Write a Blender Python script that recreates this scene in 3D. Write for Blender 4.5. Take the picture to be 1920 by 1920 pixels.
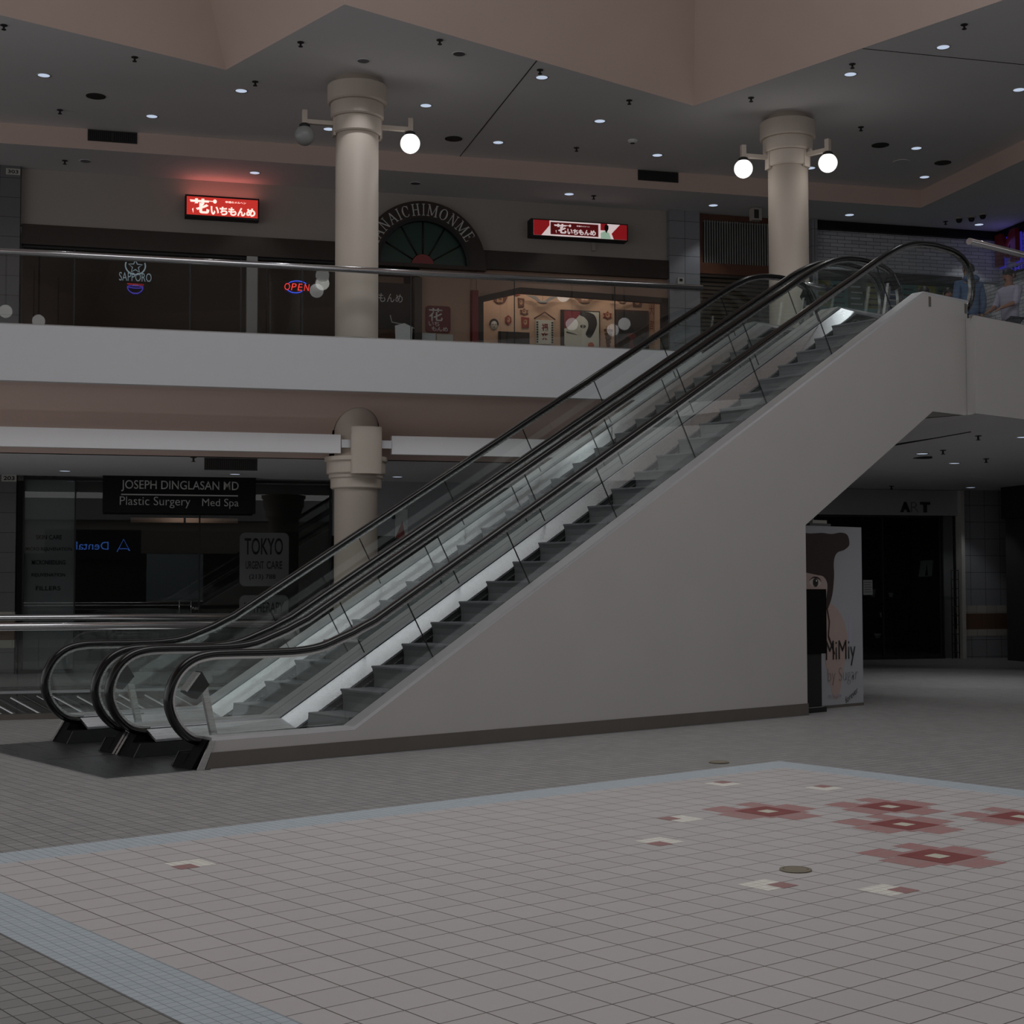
import bpy, bmesh, math, random
from mathutils import Vector, Matrix
random.seed(7)
S = bpy.context.scene
for o in list(bpy.data.objects): bpy.data.objects.remove(o)
PI = math.pi
rad = math.radians
# the shop-wall frame: w runs along the shop walls, n away from the camera
WA = -0.42774
CW, SW = math.cos(WA), math.sin(WA)
def P(w, n, z=0.0): return Vector((w*CW - n*SW, w*SW + n*CW, z))

# ------------------------------------------------------------------ camera
cam = bpy.data.cameras.new('camera')
co = bpy.data.objects.new('camera', cam); S.collection.objects.link(co)
YAW, PITCH, ROLL = 0.68712, 0.046815, -0.0016587
fwd = Vector((math.cos(PITCH)*math.sin(YAW), math.cos(PITCH)*math.cos(YAW), math.sin(PITCH)))
r0 = Vector((math.cos(YAW), -math.sin(YAW), 0)); u0 = r0.cross(fwd)
rt = r0*math.cos(ROLL) + u0*math.sin(ROLL); up = -r0*math.sin(ROLL) + u0*math.cos(ROLL)
M = Matrix((rt, up, -fwd)).transposed().to_4x4(); M.translation = Vector((0, 0, 1.473))
co.matrix_world = M
cam.sensor_width = 36; cam.lens = 2779.5/1920*36; cam.clip_end = 200; cam.clip_start = .05
S.camera = co
# ------------------------------------------------------------------ world, light, exposure
wd = bpy.data.worlds.new('world'); S.world = wd; wd.use_nodes = True
bg = wd.node_tree.nodes['Background']; bg.inputs[0].default_value = (1.0, .985, .985, 1); bg.inputs[1].default_value = .52
S.view_settings.view_transform = 'Standard'; S.view_settings.look = 'None'
S.view_settings.gamma = 1; S.view_settings.exposure = .2; S.view_settings.use_curve_mapping = False
def area(name, loc, rot, sx, sy, power, col):
    l = bpy.data.lights.new(name, 'AREA'); l.shape = 'RECTANGLE'; l.size = sx; l.size_y = sy; l.energy = power; l.color = col
    o = bpy.data.objects.new(name, l); S.collection.objects.link(o); o.location = loc; o.rotation_euler = rot
    return o
area('skylight_daylight', P(3.2, 9.9, 11.0), (0, 0, WA), 12.4, 6.2, 430, (.97, .985, 1.0))
try:
    S.cycles.transparent_max_bounces = 32; S.cycles.max_bounces = 12; S.cycles.diffuse_bounces = 8; S.cycles.use_denoising = True
    S.cycles.sample_clamp_indirect = 3.0; S.cycles.caustics_reflective = False; S.cycles.caustics_refractive = False
except Exception: pass

# ------------------------------------------------------------------ materials
def lin(c):
    c = c/255.0
    return c/12.92 if c <= .04045 else ((c+.055)/1.055)**2.4
def rgb(r, g, b): return (lin(r), lin(g), lin(b), 1)
MATS = {}
def nd(nt, t, **kw):
    n = nt.nodes.new(t)
    for k, v in kw.items(): setattr(n, k, v)
    return n
def base(name):
    m = bpy.data.materials.new(name); m.use_nodes = True; MATS[name] = m
    return m, m.node_tree, m.node_tree.nodes['Principled BSDF']
def mat(name, col, rough=.6, metal=0, noise=.04, nscale=6, bump=0, spec=.5, bscale=60):
    m, nt, b = base(name)
    b.inputs['Roughness'].default_value = rough; b.inputs['Metallic'].default_value = metal
    b.inputs['Specular IOR Level'].default_value = spec
    c = rgb(*col)
    tc = nd(nt, 'ShaderNodeTexCoord')
    nz = nd(nt, 'ShaderNodeTexNoise'); nz.inputs['Scale'].default_value = nscale; nz.inputs['Detail'].default_value = 4
    nt.links.new(tc.outputs['Object'], nz.inputs['Vector'])
    mx = nd(nt, 'ShaderNodeMix', data_type='RGBA')
    mx.inputs[6].default_value = tuple(x*(1-noise) for x in c[:3])+(1,); mx.inputs[7].default_value = tuple(min(1, x*(1+noise)) for x in c[:3])+(1,)
    nt.links.new(nz.outputs['Fac'], mx.inputs[0]); nt.links.new(mx.outputs[2], b.inputs['Base Color'])
    if bump:
        n2 = nd(nt, 'ShaderNodeTexNoise'); n2.inputs['Scale'].default_value = bscale; n2.inputs['Detail'].default_value = 3
        nt.links.new(tc.outputs['Object'], n2.inputs['Vector'])
        bp = nd(nt, 'ShaderNodeBump'); bp.inputs['Strength'].default_value = bump; bp.inputs['Distance'].default_value = .01
        nt.links.new(n2.outputs['Fac'], bp.inputs['Height']); nt.links.new(bp.outputs[0], b.inputs['Normal'])
    return m
def emis(name, col, strength, basecol=None):
    m, nt, b = base(name)
    b.inputs['Base Color'].default_value = rgb(*(basecol or col)); b.inputs['Roughness'].default_value = .4
    b.inputs['Emission Color'].default_value = rgb(*col); b.inputs['Emission Strength'].default_value = strength
    return m
def tile(name, c1, c2, grout, tx, ty, ox=0, oy=0, gw=.004, rough=.5, axes='xy', offset=0, noise=.05, spec=.4, bump=.25):
    """stack- or running-bond tiles in metres, taken from the object's own coordinates"""
    m, nt, b = base(name)
    tc = nd(nt, 'ShaderNodeTexCoord'); sp = nd(nt, 'ShaderNodeSeparateXYZ'); cb = nd(nt, 'ShaderNodeCombineXYZ')
    nt.links.new(tc.outputs['Object'], sp.inputs[0])
    for i, a in enumerate(axes):
        ad = nd(nt, 'ShaderNodeMath', operation='SUBTRACT'); ad.inputs[1].default_value = (ox, oy)[i]
        nt.links.new(sp.outputs['XYZ'.index(a.upper())], ad.inputs[0]); nt.links.new(ad.outputs[0], cb.inputs[i])
    br = nd(nt, 'ShaderNodeTexBrick'); br.offset = offset; br.squash = 1; br.offset_frequency = 2
    br.inputs['Scale'].default_value = 1; br.inputs['Brick Width'].default_value = tx; br.inputs['Row Height'].default_value = ty
    br.inputs['Mortar Size'].default_value = gw/2; br.inputs['Mortar Smooth'].default_value = .1; br.inputs['Bias'].default_value = 0
    br.inputs['Color1'].default_value = rgb(*c1); br.inputs['Color2'].default_value = rgb(*c2); br.inputs['Mortar'].default_value = rgb(*grout)
    nt.links.new(cb.outputs[0], br.inputs['Vector'])
    nz = nd(nt, 'ShaderNodeTexNoise'); nz.inputs['Scale'].default_value = 1.3; nz.inputs['Detail'].default_value = 5
    nt.links.new(tc.outputs['Object'], nz.inputs['Vector'])
    mr = nd(nt, 'ShaderNodeMapRange'); mr.inputs[3].default_value = 1-noise; mr.inputs[4].default_value = 1+noise
    nt.links.new(nz.outputs['Fac'], mr.inputs[0])
    mx = nd(nt, 'ShaderNodeMix', data_type='RGBA', blend_type='MULTIPLY'); mx.inputs[0].default_value = 1
    nt.links.new(br.outputs['Color'], mx.inputs[6]); nt.links.new(mr.outputs[0], mx.inputs[7]); nt.links.new(mx.outputs[2], b.inputs['Base Color'])
    b.inputs['Roughness'].default_value = rough; b.inputs['Specular IOR Level'].default_value = spec
    if bump:
        bp = nd(nt, 'ShaderNodeBump'); bp.inputs['Strength'].default_value = bump; bp.inputs['Distance'].default_value = .003; bp.invert = True
        nt.links.new(br.outputs['Fac'], bp.inputs['Height']); nt.links.new(bp.outputs[0], b.inputs['Normal'])
    return m
def steel(name, col, rough, axis, scale=220, var=.12):
    """brushed metal, the grain running along `axis`"""
    m, nt, b = base(name)
    b.inputs['Base Color'].default_value = rgb(*col); b.inputs['Metallic'].default_value = 1
    tc = nd(nt, 'ShaderNodeTexCoord'); mp = nd(nt, 'ShaderNodeMapping')
    s = [scale]*3
    if axis in 'xyz': s['xyz'.index(axis)] = 1.2
    mp.inputs['Scale'].default_value = s
    nz = nd(nt, 'ShaderNodeTexNoise'); nz.inputs['Scale'].default_value = 1; nz.inputs['Detail'].default_value = 3
    nt.links.new(tc.outputs['Object'], mp.inputs[0]); nt.links.new(mp.outputs[0], nz.inputs['Vector'])
    mr = nd(nt, 'ShaderNodeMapRange'); mr.inputs[3].default_value = rough-var; mr.inputs[4].default_value = rough+var
    nt.links.new(nz.outputs['Fac'], mr.inputs[0]); nt.links.new(mr.outputs[0], b.inputs['Roughness'])
    return m
def glass(name, tint=(.86, .92, .90), f0=.05):
    """thin architectural glass: see-through, with a reflection that grows at grazing angles"""
    m = bpy.data.materials.new(name); m.use_nodes = True; MATS[name] = m
    nt = m.node_tree; nt.nodes.clear()
    out = nd(nt, 'ShaderNodeOutputMaterial'); tr = nd(nt, 'ShaderNodeBsdfTransparent'); gl = nd(nt, 'ShaderNodeBsdfGlossy'); mx = nd(nt, 'ShaderNodeMixShader')
    tr.inputs[0].default_value = tint+(1,); gl.inputs['Roughness'].default_value = .0; gl.inputs['Color'].default_value = (1, 1, 1, 1)
    g = nd(nt, 'ShaderNodeNewGeometry'); dt = nd(nt, 'ShaderNodeVectorMath', operation='DOT_PRODUCT')
    nt.links.new(g.outputs['Incoming'], dt.inputs[0]); nt.links.new(g.outputs['Normal'], dt.inputs[1])
    def mth(op, a, bv):
        n = nd(nt, 'ShaderNodeMath', operation=op)
        nt.links.new(a, n.inputs[0])
        if bv is not None: n.inputs[1].default_value = bv
        return n.outputs[0]
    c = mth('ABSOLUTE', dt.outputs['Value'], None)
    n = nd(nt, 'ShaderNodeMath', operation='SUBTRACT'); n.inputs[0].default_value = 1; nt.links.new(c, n.inputs[1])
    f = mth('ADD', mth('MULTIPLY', mth('POWER', n.outputs[0], 5), 1-f0), f0)
    nt.links.new(f, mx.inputs[0]); nt.links.new(tr.outputs[0], mx.inputs[1]); nt.links.new(gl.outputs[0], mx.inputs[2]); nt.links.new(mx.outputs[0], out.inputs[0])
    return m

mat('cladding_paint', (190, 187, 185), .7, noise=.05, nscale=1.5, bump=.12, bscale=220)
mat('fascia_paint', (214, 215, 219), .65, noise=.02); mat('beam_paint', (238, 238, 241), .6, noise=.02)
mat('pink_paint', (222, 198, 187), .8, noise=.05, nscale=1.2)
mat('ceiling_paint', (234, 233, 234), .85, noise=.05, nscale=.9)
mat('wall_paint', (178, 171, 164), .85, noise=.04, nscale=1)
mat('column_paint', (204, 192, 180), .55, noise=.05, nscale=2)
mat('bulkhead_paint', (160, 161, 165), .8)
mat('rubber', (12, 12, 12), .2, noise=.2, spec=.5)
mat('black_plastic', (14, 14, 14), .65, noise=.1, spec=.08)
mat('black_board', (26, 26, 26), .75, noise=.15, nscale=3)
mat('dark_plinth', (100, 95, 90), .55, noise=.12, nscale=4)
mat('step_tread', (96, 98, 101), .55, noise=.25, nscale=40, metal=.0)
mat('step_riser', (104, 106, 108), .5, noise=.15, nscale=30)
mat('skirt', (40, 41, 42), .4, noise=.1)
mat('dark_wood', (54, 44, 37), .55, noise=.2, nscale=9)
mat('red_wood', (98, 60, 42), .5, noise=.25, nscale=12)
mat('red_paint', (120, 34, 34), .55)
mat('warm_wall', (205, 172, 148), .85, noise=.06, nscale=2)
mat('beige_wall', (176, 146, 128), .85, noise=.05, nscale=2)
mat('shop_dark', (46, 45, 44), .85, noise=.2, nscale=2)
mat('shop_floor', (60, 58, 56), .5)
mat('vent_dark', (20, 19, 19), .7)
mat('vent_slat', (44, 42, 40), .6)
mat('white_plate', (190, 188, 182), .6)
mat('ink', (22, 22, 23), .6, noise=0)
mat('grey_letter', (214, 212, 210), .6, noise=0)
mat('pale_letter', (205, 203, 198), .6, noise=0)
mat('white_letter', (225, 223, 218), .6, noise=0)
mat('black_sign', (11, 11, 12), .5, noise=0, spec=.3)
mat('fan_green', (32, 66, 54), .4, noise=.1)
mat('fan_red', (150, 66, 66), .5)
mat('plaque_red', (104, 40, 40), .6)
mat('grey_post', (150, 150, 148), .6)
mat('dark_frame', (30, 28, 27), .5)
mat('frosted', (150, 153, 158), .55)
mat('decal_grey', (104, 106, 108), .6, noise=0)
mat('paper', (205, 208, 210), .8)
mat('skin', (176, 130, 108), .6, noise=.03)
mat('hair', (30, 24, 22), .5)
mat('hoodie', (84, 108, 142), .85, noise=.08, nscale=20)
mat('shirt', (196, 192, 216), .8, noise=.05, nscale=15)
mat('jeans', (38, 42, 54), .85)
mat('dark_cloth', (40, 40, 42), .85)
mat('lamp_off', (150, 152, 152), .25, noise=.03)
mat('drain_metal', (138, 130, 112), .5, metal=.15, noise=.2, nscale=60)
mat('canvas_white', (200, 200, 190), .8, noise=0); mat('canvas_red', (130, 44, 52), .8, noise=0); mat('canvas_black', (36, 36, 40), .8, noise=0); mat('canvas_orange', (176, 92, 66), .8, noise=0)
mat('poster_bg', (172, 175, 181), .55, noise=.06, nscale=2.5); mat('poster_skin', (182, 162, 155), .55, noise=.03); mat('poster_hair', (58, 44, 42), .55, noise=.25, nscale=14); mat('poster_lilac', (178, 172, 190), .55, noise=.03)
mat('board_yellow', (140, 142, 62), .7); mat('board_teal', (78, 130, 124), .7); mat('board_blue', (74, 96, 130), .7); mat('board_green', (66, 96, 66), .7)
mat('menu_yellow', (150, 148, 70), .7)
mat('gull_grey', (128, 130, 132), .7); mat('gull_brown', (110, 80, 60), .7); mat('kite_brown', (100, 60, 46), .7); mat('kite_pale', (190, 150, 120), .7); mat('kite_red', (140, 54, 46), .7)
steel('deck_steel', (214, 214, 218), .30, 'x'); steel('rail_steel', (205, 205, 208), .16, '-', var=.03); steel('guide_steel', (176, 175, 174), .26, 'x'); steel('outer_steel', (232, 232, 235), .46, 'x')
steel('plate_steel', (136, 138, 141), .30, 'y', 90, .1)
glass('balustrade_glass', (.955, .975, .968), .04); glass('rail_glass', (.955, .97, .965), .04); glass('shop_glass', (.80, .82, .81), .045)
tile('floor_dark', (158, 156, 155), (146, 145, 144), (84, 82, 81), .1, .1, 2.328, 4.03, .006, .5, bump=.3)
tile('floor_light', (204, 199, 198), (199, 194, 193), (88, 80, 76), .2, .2, 2.79, 4.03, .006, .42, noise=.03)
tile('floor_blue', (196, 206, 213), (188, 199, 207), (142, 150, 157), .05, .05, 2.335, 4.03, .004, .42)
tile('floor_white', (246, 243, 234), (240, 237, 228), (190, 186, 178), .05, .05, 2.79, 4.03, .004, .42)
tile('floor_pink', (176, 130, 130), (170, 136, 132), (150, 116, 116), .05, .025, 2.79, 4.03, .003, .42)
tile('floor_rose', (184, 134, 134), (178, 148, 145), (172, 132, 130), .1, .02, 2.79, 4.03, .003, .42)
tile('floor_red', (146, 78, 78), (150, 86, 84), (124, 74, 74), .1, .1, 2.79, 4.03, .003, .42)
tile('floor_brown', (140, 98, 92), (142, 102, 96), (120, 86, 80), .05, .05, 2.79, 4.03, .003, .42)
tile('floor_stone', (216, 212, 196), (216, 212, 196), (200, 196, 180), .2, .2, 0, 0, .002, .42)
tile('upper_tile', (110, 107, 104), (100, 98, 96), (60, 58, 56), .2, .2, 0, 0, .006, .5)
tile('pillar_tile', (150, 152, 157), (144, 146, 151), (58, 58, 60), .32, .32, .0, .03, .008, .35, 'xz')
tile('pillar_tile_shaded', (112, 112, 115), (106, 106, 109), (50, 50, 52), .32, .32, .0, .03, .008, .4, 'xz')  # pillar tile again, with the shade on the left pillars put into its colour
tile('stripe_tile', (186, 182, 172), (176, 172, 164), (110, 108, 104), .21, .15, .05, .42, .006, .35, 'xz')
tile('brown_tile', (116, 92, 78), (110, 84, 72), (78, 62, 54), .3, .3, 0, .55, .006, .35, 'xz')
tile('brick_white', (214, 216, 220), (190, 192, 198), (120, 120, 124), .30, .07, 0, 0, .010, .8, 'xz', .5, .12, .2, .9)
tile('brick_white_side', (214, 216, 220), (190, 192, 198), (120, 120, 124), .30, .07, 0, 0, .010, .8, 'yz', .5, .12, .2, .9)
tile('shutter_slats', (92, 82, 68), (84, 74, 62), (30, 27, 24), 6, .075, 0, 0, .028, .5, 'xz', 0, .05, .4, 1)
emis('globe_lit', (255, 252, 250), 1.0); emis('downlight_lit', (206, 222, 246), .62, (220, 225, 230)); 
emis('sign_red', (206, 54, 46), .62); emis('sign_white', (255, 226, 214), .95); emis('sign_dim_red', (168, 26, 34), .34); emis('sign_dim_deep', (110, 16, 20), .26); emis('sign_dim_white', (255, 236, 236), .42); emis('sign_green', (180, 214, 190), .38)
emis('neon_red', (255, 66, 60), .9); emis('neon_blue', (64, 92, 240), .75); emis('neon_white', (150, 168, 178), .28); emis('neon_violet', (80, 70, 190), .34); emis('neon_pink', (190, 50, 60), .30)
emis('letter_glow', (70, 60, 220), .22); emis('letter_red', (92, 22, 24), .03); emis('neon_pale_blue', (80, 130, 230), 2.0)
mat('display_lit', (215, 170, 130), .8)
mat('grey_reflector', (110, 116, 124), .25, metal=.6)

# ------------------------------------------------------------------ geometry helpers
class MB:
    def __init__(s): s.bm = bmesh.new(); s.mi = 0; s.mats = []; s.smooth = False
    def use(s, m):
        if m not in s.mats: s.mats.append(m)
        s.mi = s.mats.index(m); return s
    def face(s, pts):
        try: f = s.bm.faces.new([s.bm.verts.new(p) for p in pts])
        except ValueError: return None
        f.material_index = s.mi; f.smooth = s.smooth; return f
    def box(s, x0, x1, y0, y1, z0, z1, bev=0):
        v = [s.bm.verts.new(p) for p in ((x0,y0,z0),(x1,y0,z0),(x1,y1,z0),(x0,y1,z0),(x0,y0,z1),(x1,y0,z1),(x1,y1,z1),(x0,y1,z1))]
        fs = []
        for i in ((3,2,1,0),(4,5,6,7),(0,1,5,4),(1,2,6,5),(2,3,7,6),(3,0,4,7)):
            f = s.bm.faces.new([v[k] for k in i]); f.material_index = s.mi; fs.append(f)
        if bev:
            es = list({e for f in fs for e in f.edges})
            r = bmesh.ops.bevel(s.bm, geom=es, offset=bev, segments=2, affect='EDGES', profile=.5)
            for f in r['faces']: f.material_index = s.mi
        return s
    def prism(s, pts, axis, a, b, side=None):
        """polygon pts (2D) extruded along axis from a to b; 2D coords are the other two axes in xyz order"""
        def mk(p, t):
            if axis == 'x': return (t, p[0], p[1])
            if axis == 'y': return (p[0], t, p[1])
            return (p[0], p[1], t)
        A = [s.bm.verts.new(mk(p, a)) for p in pts]; B = [s.bm.verts.new(mk(p, b)) for p in pts]
        n = len(pts)
        for vs in (A[::-1], B):
            f = s.bm.faces.new(vs); f.material_index = s.mi
        for i in range(n):
            f = s.bm.faces.new((A[i], A[(i+1) % n], B[(i+1) % n], B[i])); f.material_index = s.mi; f.smooth = s.smooth
        return s
    def ring_loft(s, rings, close=True, caps=True, smooth=True):
        R = [[s.bm.verts.new(p) for p in r] for r in rings]; n = len(R[0])
        for a, b in zip(R, R[1:]):
            for i in range(n if close else n-1):
                f = s.bm.faces.new((a[i], a[(i+1) % n], b[(i+1) % n], b[i])); f.material_index = s.mi; f.smooth = smooth
        if caps and close:
            for r in (R[0][::-1], R[-1]):
                f = s.bm.faces.new(r); f.material_index = s.mi
        return s
    def lathe(s, prof, c=(0,0,0), seg=40, smooth=False, a0=0, a1=2*PI, caps=True):
        full = abs(a1-a0-2*PI) < 1e-6; n = seg if full else seg+1
        rings = []
        for r, z in prof:
            rings.append([(c[0]+max(r, 1e-4)*math.cos(a0+(a1-a0)*k/seg), c[1]+max(r, 1e-4)*math.sin(a0+(a1-a0)*k/seg), c[2]+z) for k in range(n)])
        R = [[s.bm.verts.new(p) for p in r] for r in rings]
        for a, b in zip(R, R[1:]):
            for i in range(n if full else n-1):
                f = s.bm.faces.new((a[i], a[(i+1) % n], b[(i+1) % n], b[i])); f.material_index = s.mi; f.smooth = smooth
        for r in (R[0][::-1], R[-1]) if caps else ():
            try: f = s.bm.faces.new(r); f.material_index = s.mi
            except ValueError: pass
        return s
    def tube(s, pts, r, seg=10, caps=True):
        pts = [Vector(p) for p in pts]; rings = []
        up_ = Vector((0, 0, 1))
        for i, p in enumerate(pts):
            t = (pts[min(i+1, len(pts)-1)] - pts[max(i-1, 0)]).normalized()
            a = t.cross(up_)
            if a.length < .05: a = t.cross(Vector((0, 1, 0)))
            a.normalize(); b = a.cross(t).normalized()
            rr = r[i] if isinstance(r, (list, tuple)) else r
            rings.append([p + (a*math.cos(2*PI*k/seg) + b*math.sin(2*PI*k/seg))*rr for k in range(seg)])
        return s.ring_loft(rings, caps=caps)
    def sphere(s, c, r, u=24, v=14, sc=(1,1,1)):
        prof = [(math.sin(PI*k/v)*r, -math.cos(PI*k/v)*r) for k in range(v+1)]
        rings = [[(c[0]+max(q, 1e-4)*math.cos(2*PI*k/u)*sc[0], c[1]+max(q, 1e-4)*math.sin(2*PI*k/u)*sc[1], c[2]+z*sc[2]) for k in range(u)] for q, z in prof]
        return s.ring_loft(rings)
    def sweep(s, path, sec, y0=0, smooth=True):
        """path in (x,z), section in (y, n): closed section swept along the path in the xz plane"""
        rings = []
        for i, p in enumerate(path):
            a = path[max(i-1, 0)]; b = path[min(i+1, len(path)-1)]
            tx, tz = b[0]-a[0], b[1]-a[1]; l = math.hypot(tx, tz); nx, nz = -tz/l, tx/l
            rings.append([(p[0]+nx*q[1], y0+q[0], p[1]+nz*q[1]) for q in sec])
        return s.ring_loft(rings, smooth=smooth)
    def build(s, name, m=None, parent=None, loc=None, rz=None):
        bmesh.ops.remove_doubles(s.bm, verts=s.bm.verts, dist=1e-6)
        bmesh.ops.recalc_face_normals(s.bm, faces=s.bm.faces)
        me = bpy.data.meshes.new(name); s.bm.to_mesh(me); s.bm.free()
        for k in (s.mats or [m]): me.materials.append(MATS[k])
        o = bpy.data.objects.new(name, me); S.collection.objects.link(o)
        if parent: o.parent = parent
        if loc is not None: o.location = loc
        if rz is not None: o.rotation_euler = (0, 0, rz)
        return o
def thing(name, label, cat, loc=(0,0,0), rz=0, group=None):
    o = bpy.data.objects.new(name, None); S.collection.objects.link(o); o.empty_display_size = .1
    o.location = loc; o.rotation_euler = (0, 0, rz); o['label'] = label; o['category'] = cat
    if group: o['group'] = group
    return o
def tag(o, label, cat, group=None):
    o['label'] = label; o['category'] = cat
    if group: o['group'] = group
    return o
def struct(o): o['kind'] = 'structure'; return o
def wthing(name, label, cat, w, n, z, group=None, turn=0): return thing(name, label, cat, P(w, n, z), WA+turn, group)
def catmull(pts, k=8, closed=False):
    out = []; n = len(pts)
    rng = range(n if closed else n-1)
    for i in rng:
        p0, p1, p2, p3 = (pts[(i+j) % n] if closed else pts[min(max(i+j, 0), n-1)] for j in (-1, 0, 1, 2))
        for t in range(k):
            t /= k
            out.append(tuple(.5*((2*b)+(-a+c)*t+(2*a-5*b+4*c-d)*t*t+(-a+3*b-3*c+d)*t**3) for a, b, c, d in zip(p0, p1, p2, p3)))
    if not closed: out.append(tuple(pts[-1]))
    return out
def text(name, body, m, parent, x0, x1, z0, z1, y=0, depth=.004, bold=0, shear=0, flip=False, rot=0):
    """lettering fitted to the box x0..x1, z0..z1 in the parent's xz plane, facing -y"""
    cu = bpy.data.curves.new(name, 'FONT'); cu.body = body; cu.size = 1; cu.extrude = 0; cu.offset = bold; cu.shear = shear; cu.resolution_u = 4
    tmp = bpy.data.objects.new(name+'_tmp', cu); S.collection.objects.link(tmp)
    dg = bpy.context.evaluated_depsgraph_get(); dg.update()
    me = bpy.data.meshes.new_from_object(tmp.evaluated_get(dg))
    bpy.data.objects.remove(tmp); bpy.data.curves.remove(cu)
    if not me.vertices: return None
    xs = [v.co.x for v in me.vertices]; ys = [v.co.y for v in me.vertices]
    ax, bx, ay, by = min(xs), max(xs), min(ys), max(ys)
    sx = (x1-x0)/max(bx-ax, 1e-6); sy = (z1-z0)/max(by-ay, 1e-6)
    cx, cz = (x0+x1)/2, (z0+z1)/2
    for v in me.vertices:
        x = x0+(v.co.x-ax)*sx
        if flip: x = x0+x1-x
        z = z0+(v.co.y-ay)*sy
        if rot:
            dx, dz = x-cx, z-cz; x = cx+dx*math.cos(rot)-dz*math.sin(rot); z = cz+dx*math.sin(rot)+dz*math.cos(rot)
        v.co = (x, y, z)
    bm = bmesh.new(); bm.from_mesh(me)
    bmesh.ops.remove_doubles(bm, verts=bm.verts, dist=1e-5)
    r = bmesh.ops.extrude_face_region(bm, geom=list(bm.faces))
    for e in r['geom']:
        if isinstance(e, bmesh.types.BMVert): e.co.y -= depth
    bmesh.ops.recalc_face_normals(bm, faces=bm.faces); bm.to_mesh(me); bm.free()
    me.name = name; me.materials.clear(); me.materials.append(MATS[m])
    o = bpy.data.objects.new(name, me); S.collection.objects.link(o); o.parent = parent
    return o
def sheet(name, items, parent, y=0, t=.004, step=.0008):
    """a printed sheet: flat shapes laid on one another, all one mesh; items are (points in xz, material)"""
    b = MB()
    for k, (pts, m) in enumerate(items):
        b.use(m); b.prism(pts, 'y', y-step*k-(t if k else 0), y-step*k-t if k == 0 else y-step*k-t-.0006)
    return b.build(name, None, parent)
def rect(x0, x1, z0, z1): return [(x0, z0), (x1, z0), (x1, z1), (x0, z1)]
def ell(cx, cz, a, b, n=24, a0=0, a1=2*PI):
    return [(cx+a*math.cos(a0+(a1-a0)*k/n), cz+b*math.sin(a0+(a1-a0)*k/n)) for k in range(n if abs(a1-a0-2*PI) < 1e-6 else n+1)]
def roundrect(x0, x1, z0, z1, r, n=5):
    out = []
    for cx, cz, a in ((x1-r, z1-r, 0), (x0+r, z1-r, PI/2), (x0+r, z0+r, PI), (x1-r, z0+r, 1.5*PI)):
        out += [(cx+r*math.cos(a+PI/2*k/n), cz+r*math.sin(a+PI/2*k/n)) for k in range(n+1)]
    return out
F2 = 4.73          # upper floor
ZC = 8.55          # upper ceiling
ZL = 8.23          # lowered ceiling along the upper shops
Z1 = 3.20          # lower ceiling
T30 = math.tan(rad(30))

# ================================================================== THE SETTING
# ---- floor: dark small tiles, pale field with a blue border and inlaid flowers, one mesh
b = MB(); b.use('floor_dark')
def wq(w0, w1, n0, n1, z=0): b.face([P(w0, n0, z), P(w1, n0, z), P(w1, n1, z), P(w0, n1, z)])
VN0, VN1, VW0, VW1 = 16.9, 21.1, -7.0, 2.65
wq(-14, 22, -10, VN0); wq(VW1, 22, VN0, VN1); wq(-14, VW0, VN0, VN1); wq(-14, 22, VN1, 29)
def fq(x0, x1, y0, y1, z, m): b.use(m).face([(x0, y0, z), (x1, y0, z), (x1, y1, z), (x0, y1, z)])
FX0, FX1, FY1 = 2.335, 9.44, 8.06
fq(FX0, FX1, -3, FY1, .0010, 'floor_blue')
fq(FX0+.305, FX1-.305, -3, FY1-.305, .0016, 'floor_light')
for q_, (cx, cy) in enumerate(((7.32, 6.35), (8.08, 5.97), (7.56, 5.485), (6.83, 4.745), (8.36, 5.19), (7.9, 4.30))):
    u = .1; e_ = .00008*q_; lay = 0
    for a0, a1, c0, c1 in ((1.4, 3.4, -1.3, 1.3), (-1.3, 1.3, -3.4, -1.4), (-3.4, -1.4, -1.4, 1.3), (-2.6, -.45, 1.4, 3.4), (.65, 2.3, 1.4, 3.4), (-1.9, 1.9, -1.9, 1.9)):
        lay += .00005; fq(cx+a0*u, cx+a1*u, cy+c0*u, cy+c1*u, .0020+e_+lay, 'floor_rose')
    fq(cx-.15, cx+.15, cy-.15, cy+.15, .0030+e_, 'floor_brown')
    fq(cx-.15, cx+.05, cy+.05, cy+.15, .0034+e_, 'floor_red'); fq(cx-.05, cx+.15, cy-.15, cy-.05, .0034+e_, 'floor_red')
    fq(cx-.15, cx-.05, cy-.15, cy+.05, .0036+e_, 'floor_red'); fq(cx+.05, cx+.15, cy-.05, cy+.15, .0036+e_, 'floor_red')
    fq(cx-.05, cx+.05, cy-.05, cy+.05, .0040+e_, 'floor_stone')
for cx, cy, sx, sy in ((8.07, 7.42, 1, 1), (8.456, 6.81, 1, 1), (6.69, 6.50, -1, 1), (6.017, 6.02, -1, -1), (3.66, 7.115, -1, -1), (5.557, 4.835, 1, -1), (5.908, 4.39, 1, -1)):
    fq(cx-.1, cx+.1, cy-.1, cy+.1, .0024, 'floor_white')
    fq(min(cx, cx+.11*sx), max(cx, cx+.11*sx), min(cy, cy+.11*sy), max(cy, cy+.11*sy), .0030, 'floor_pink')
struct(b.build('floor'))

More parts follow.
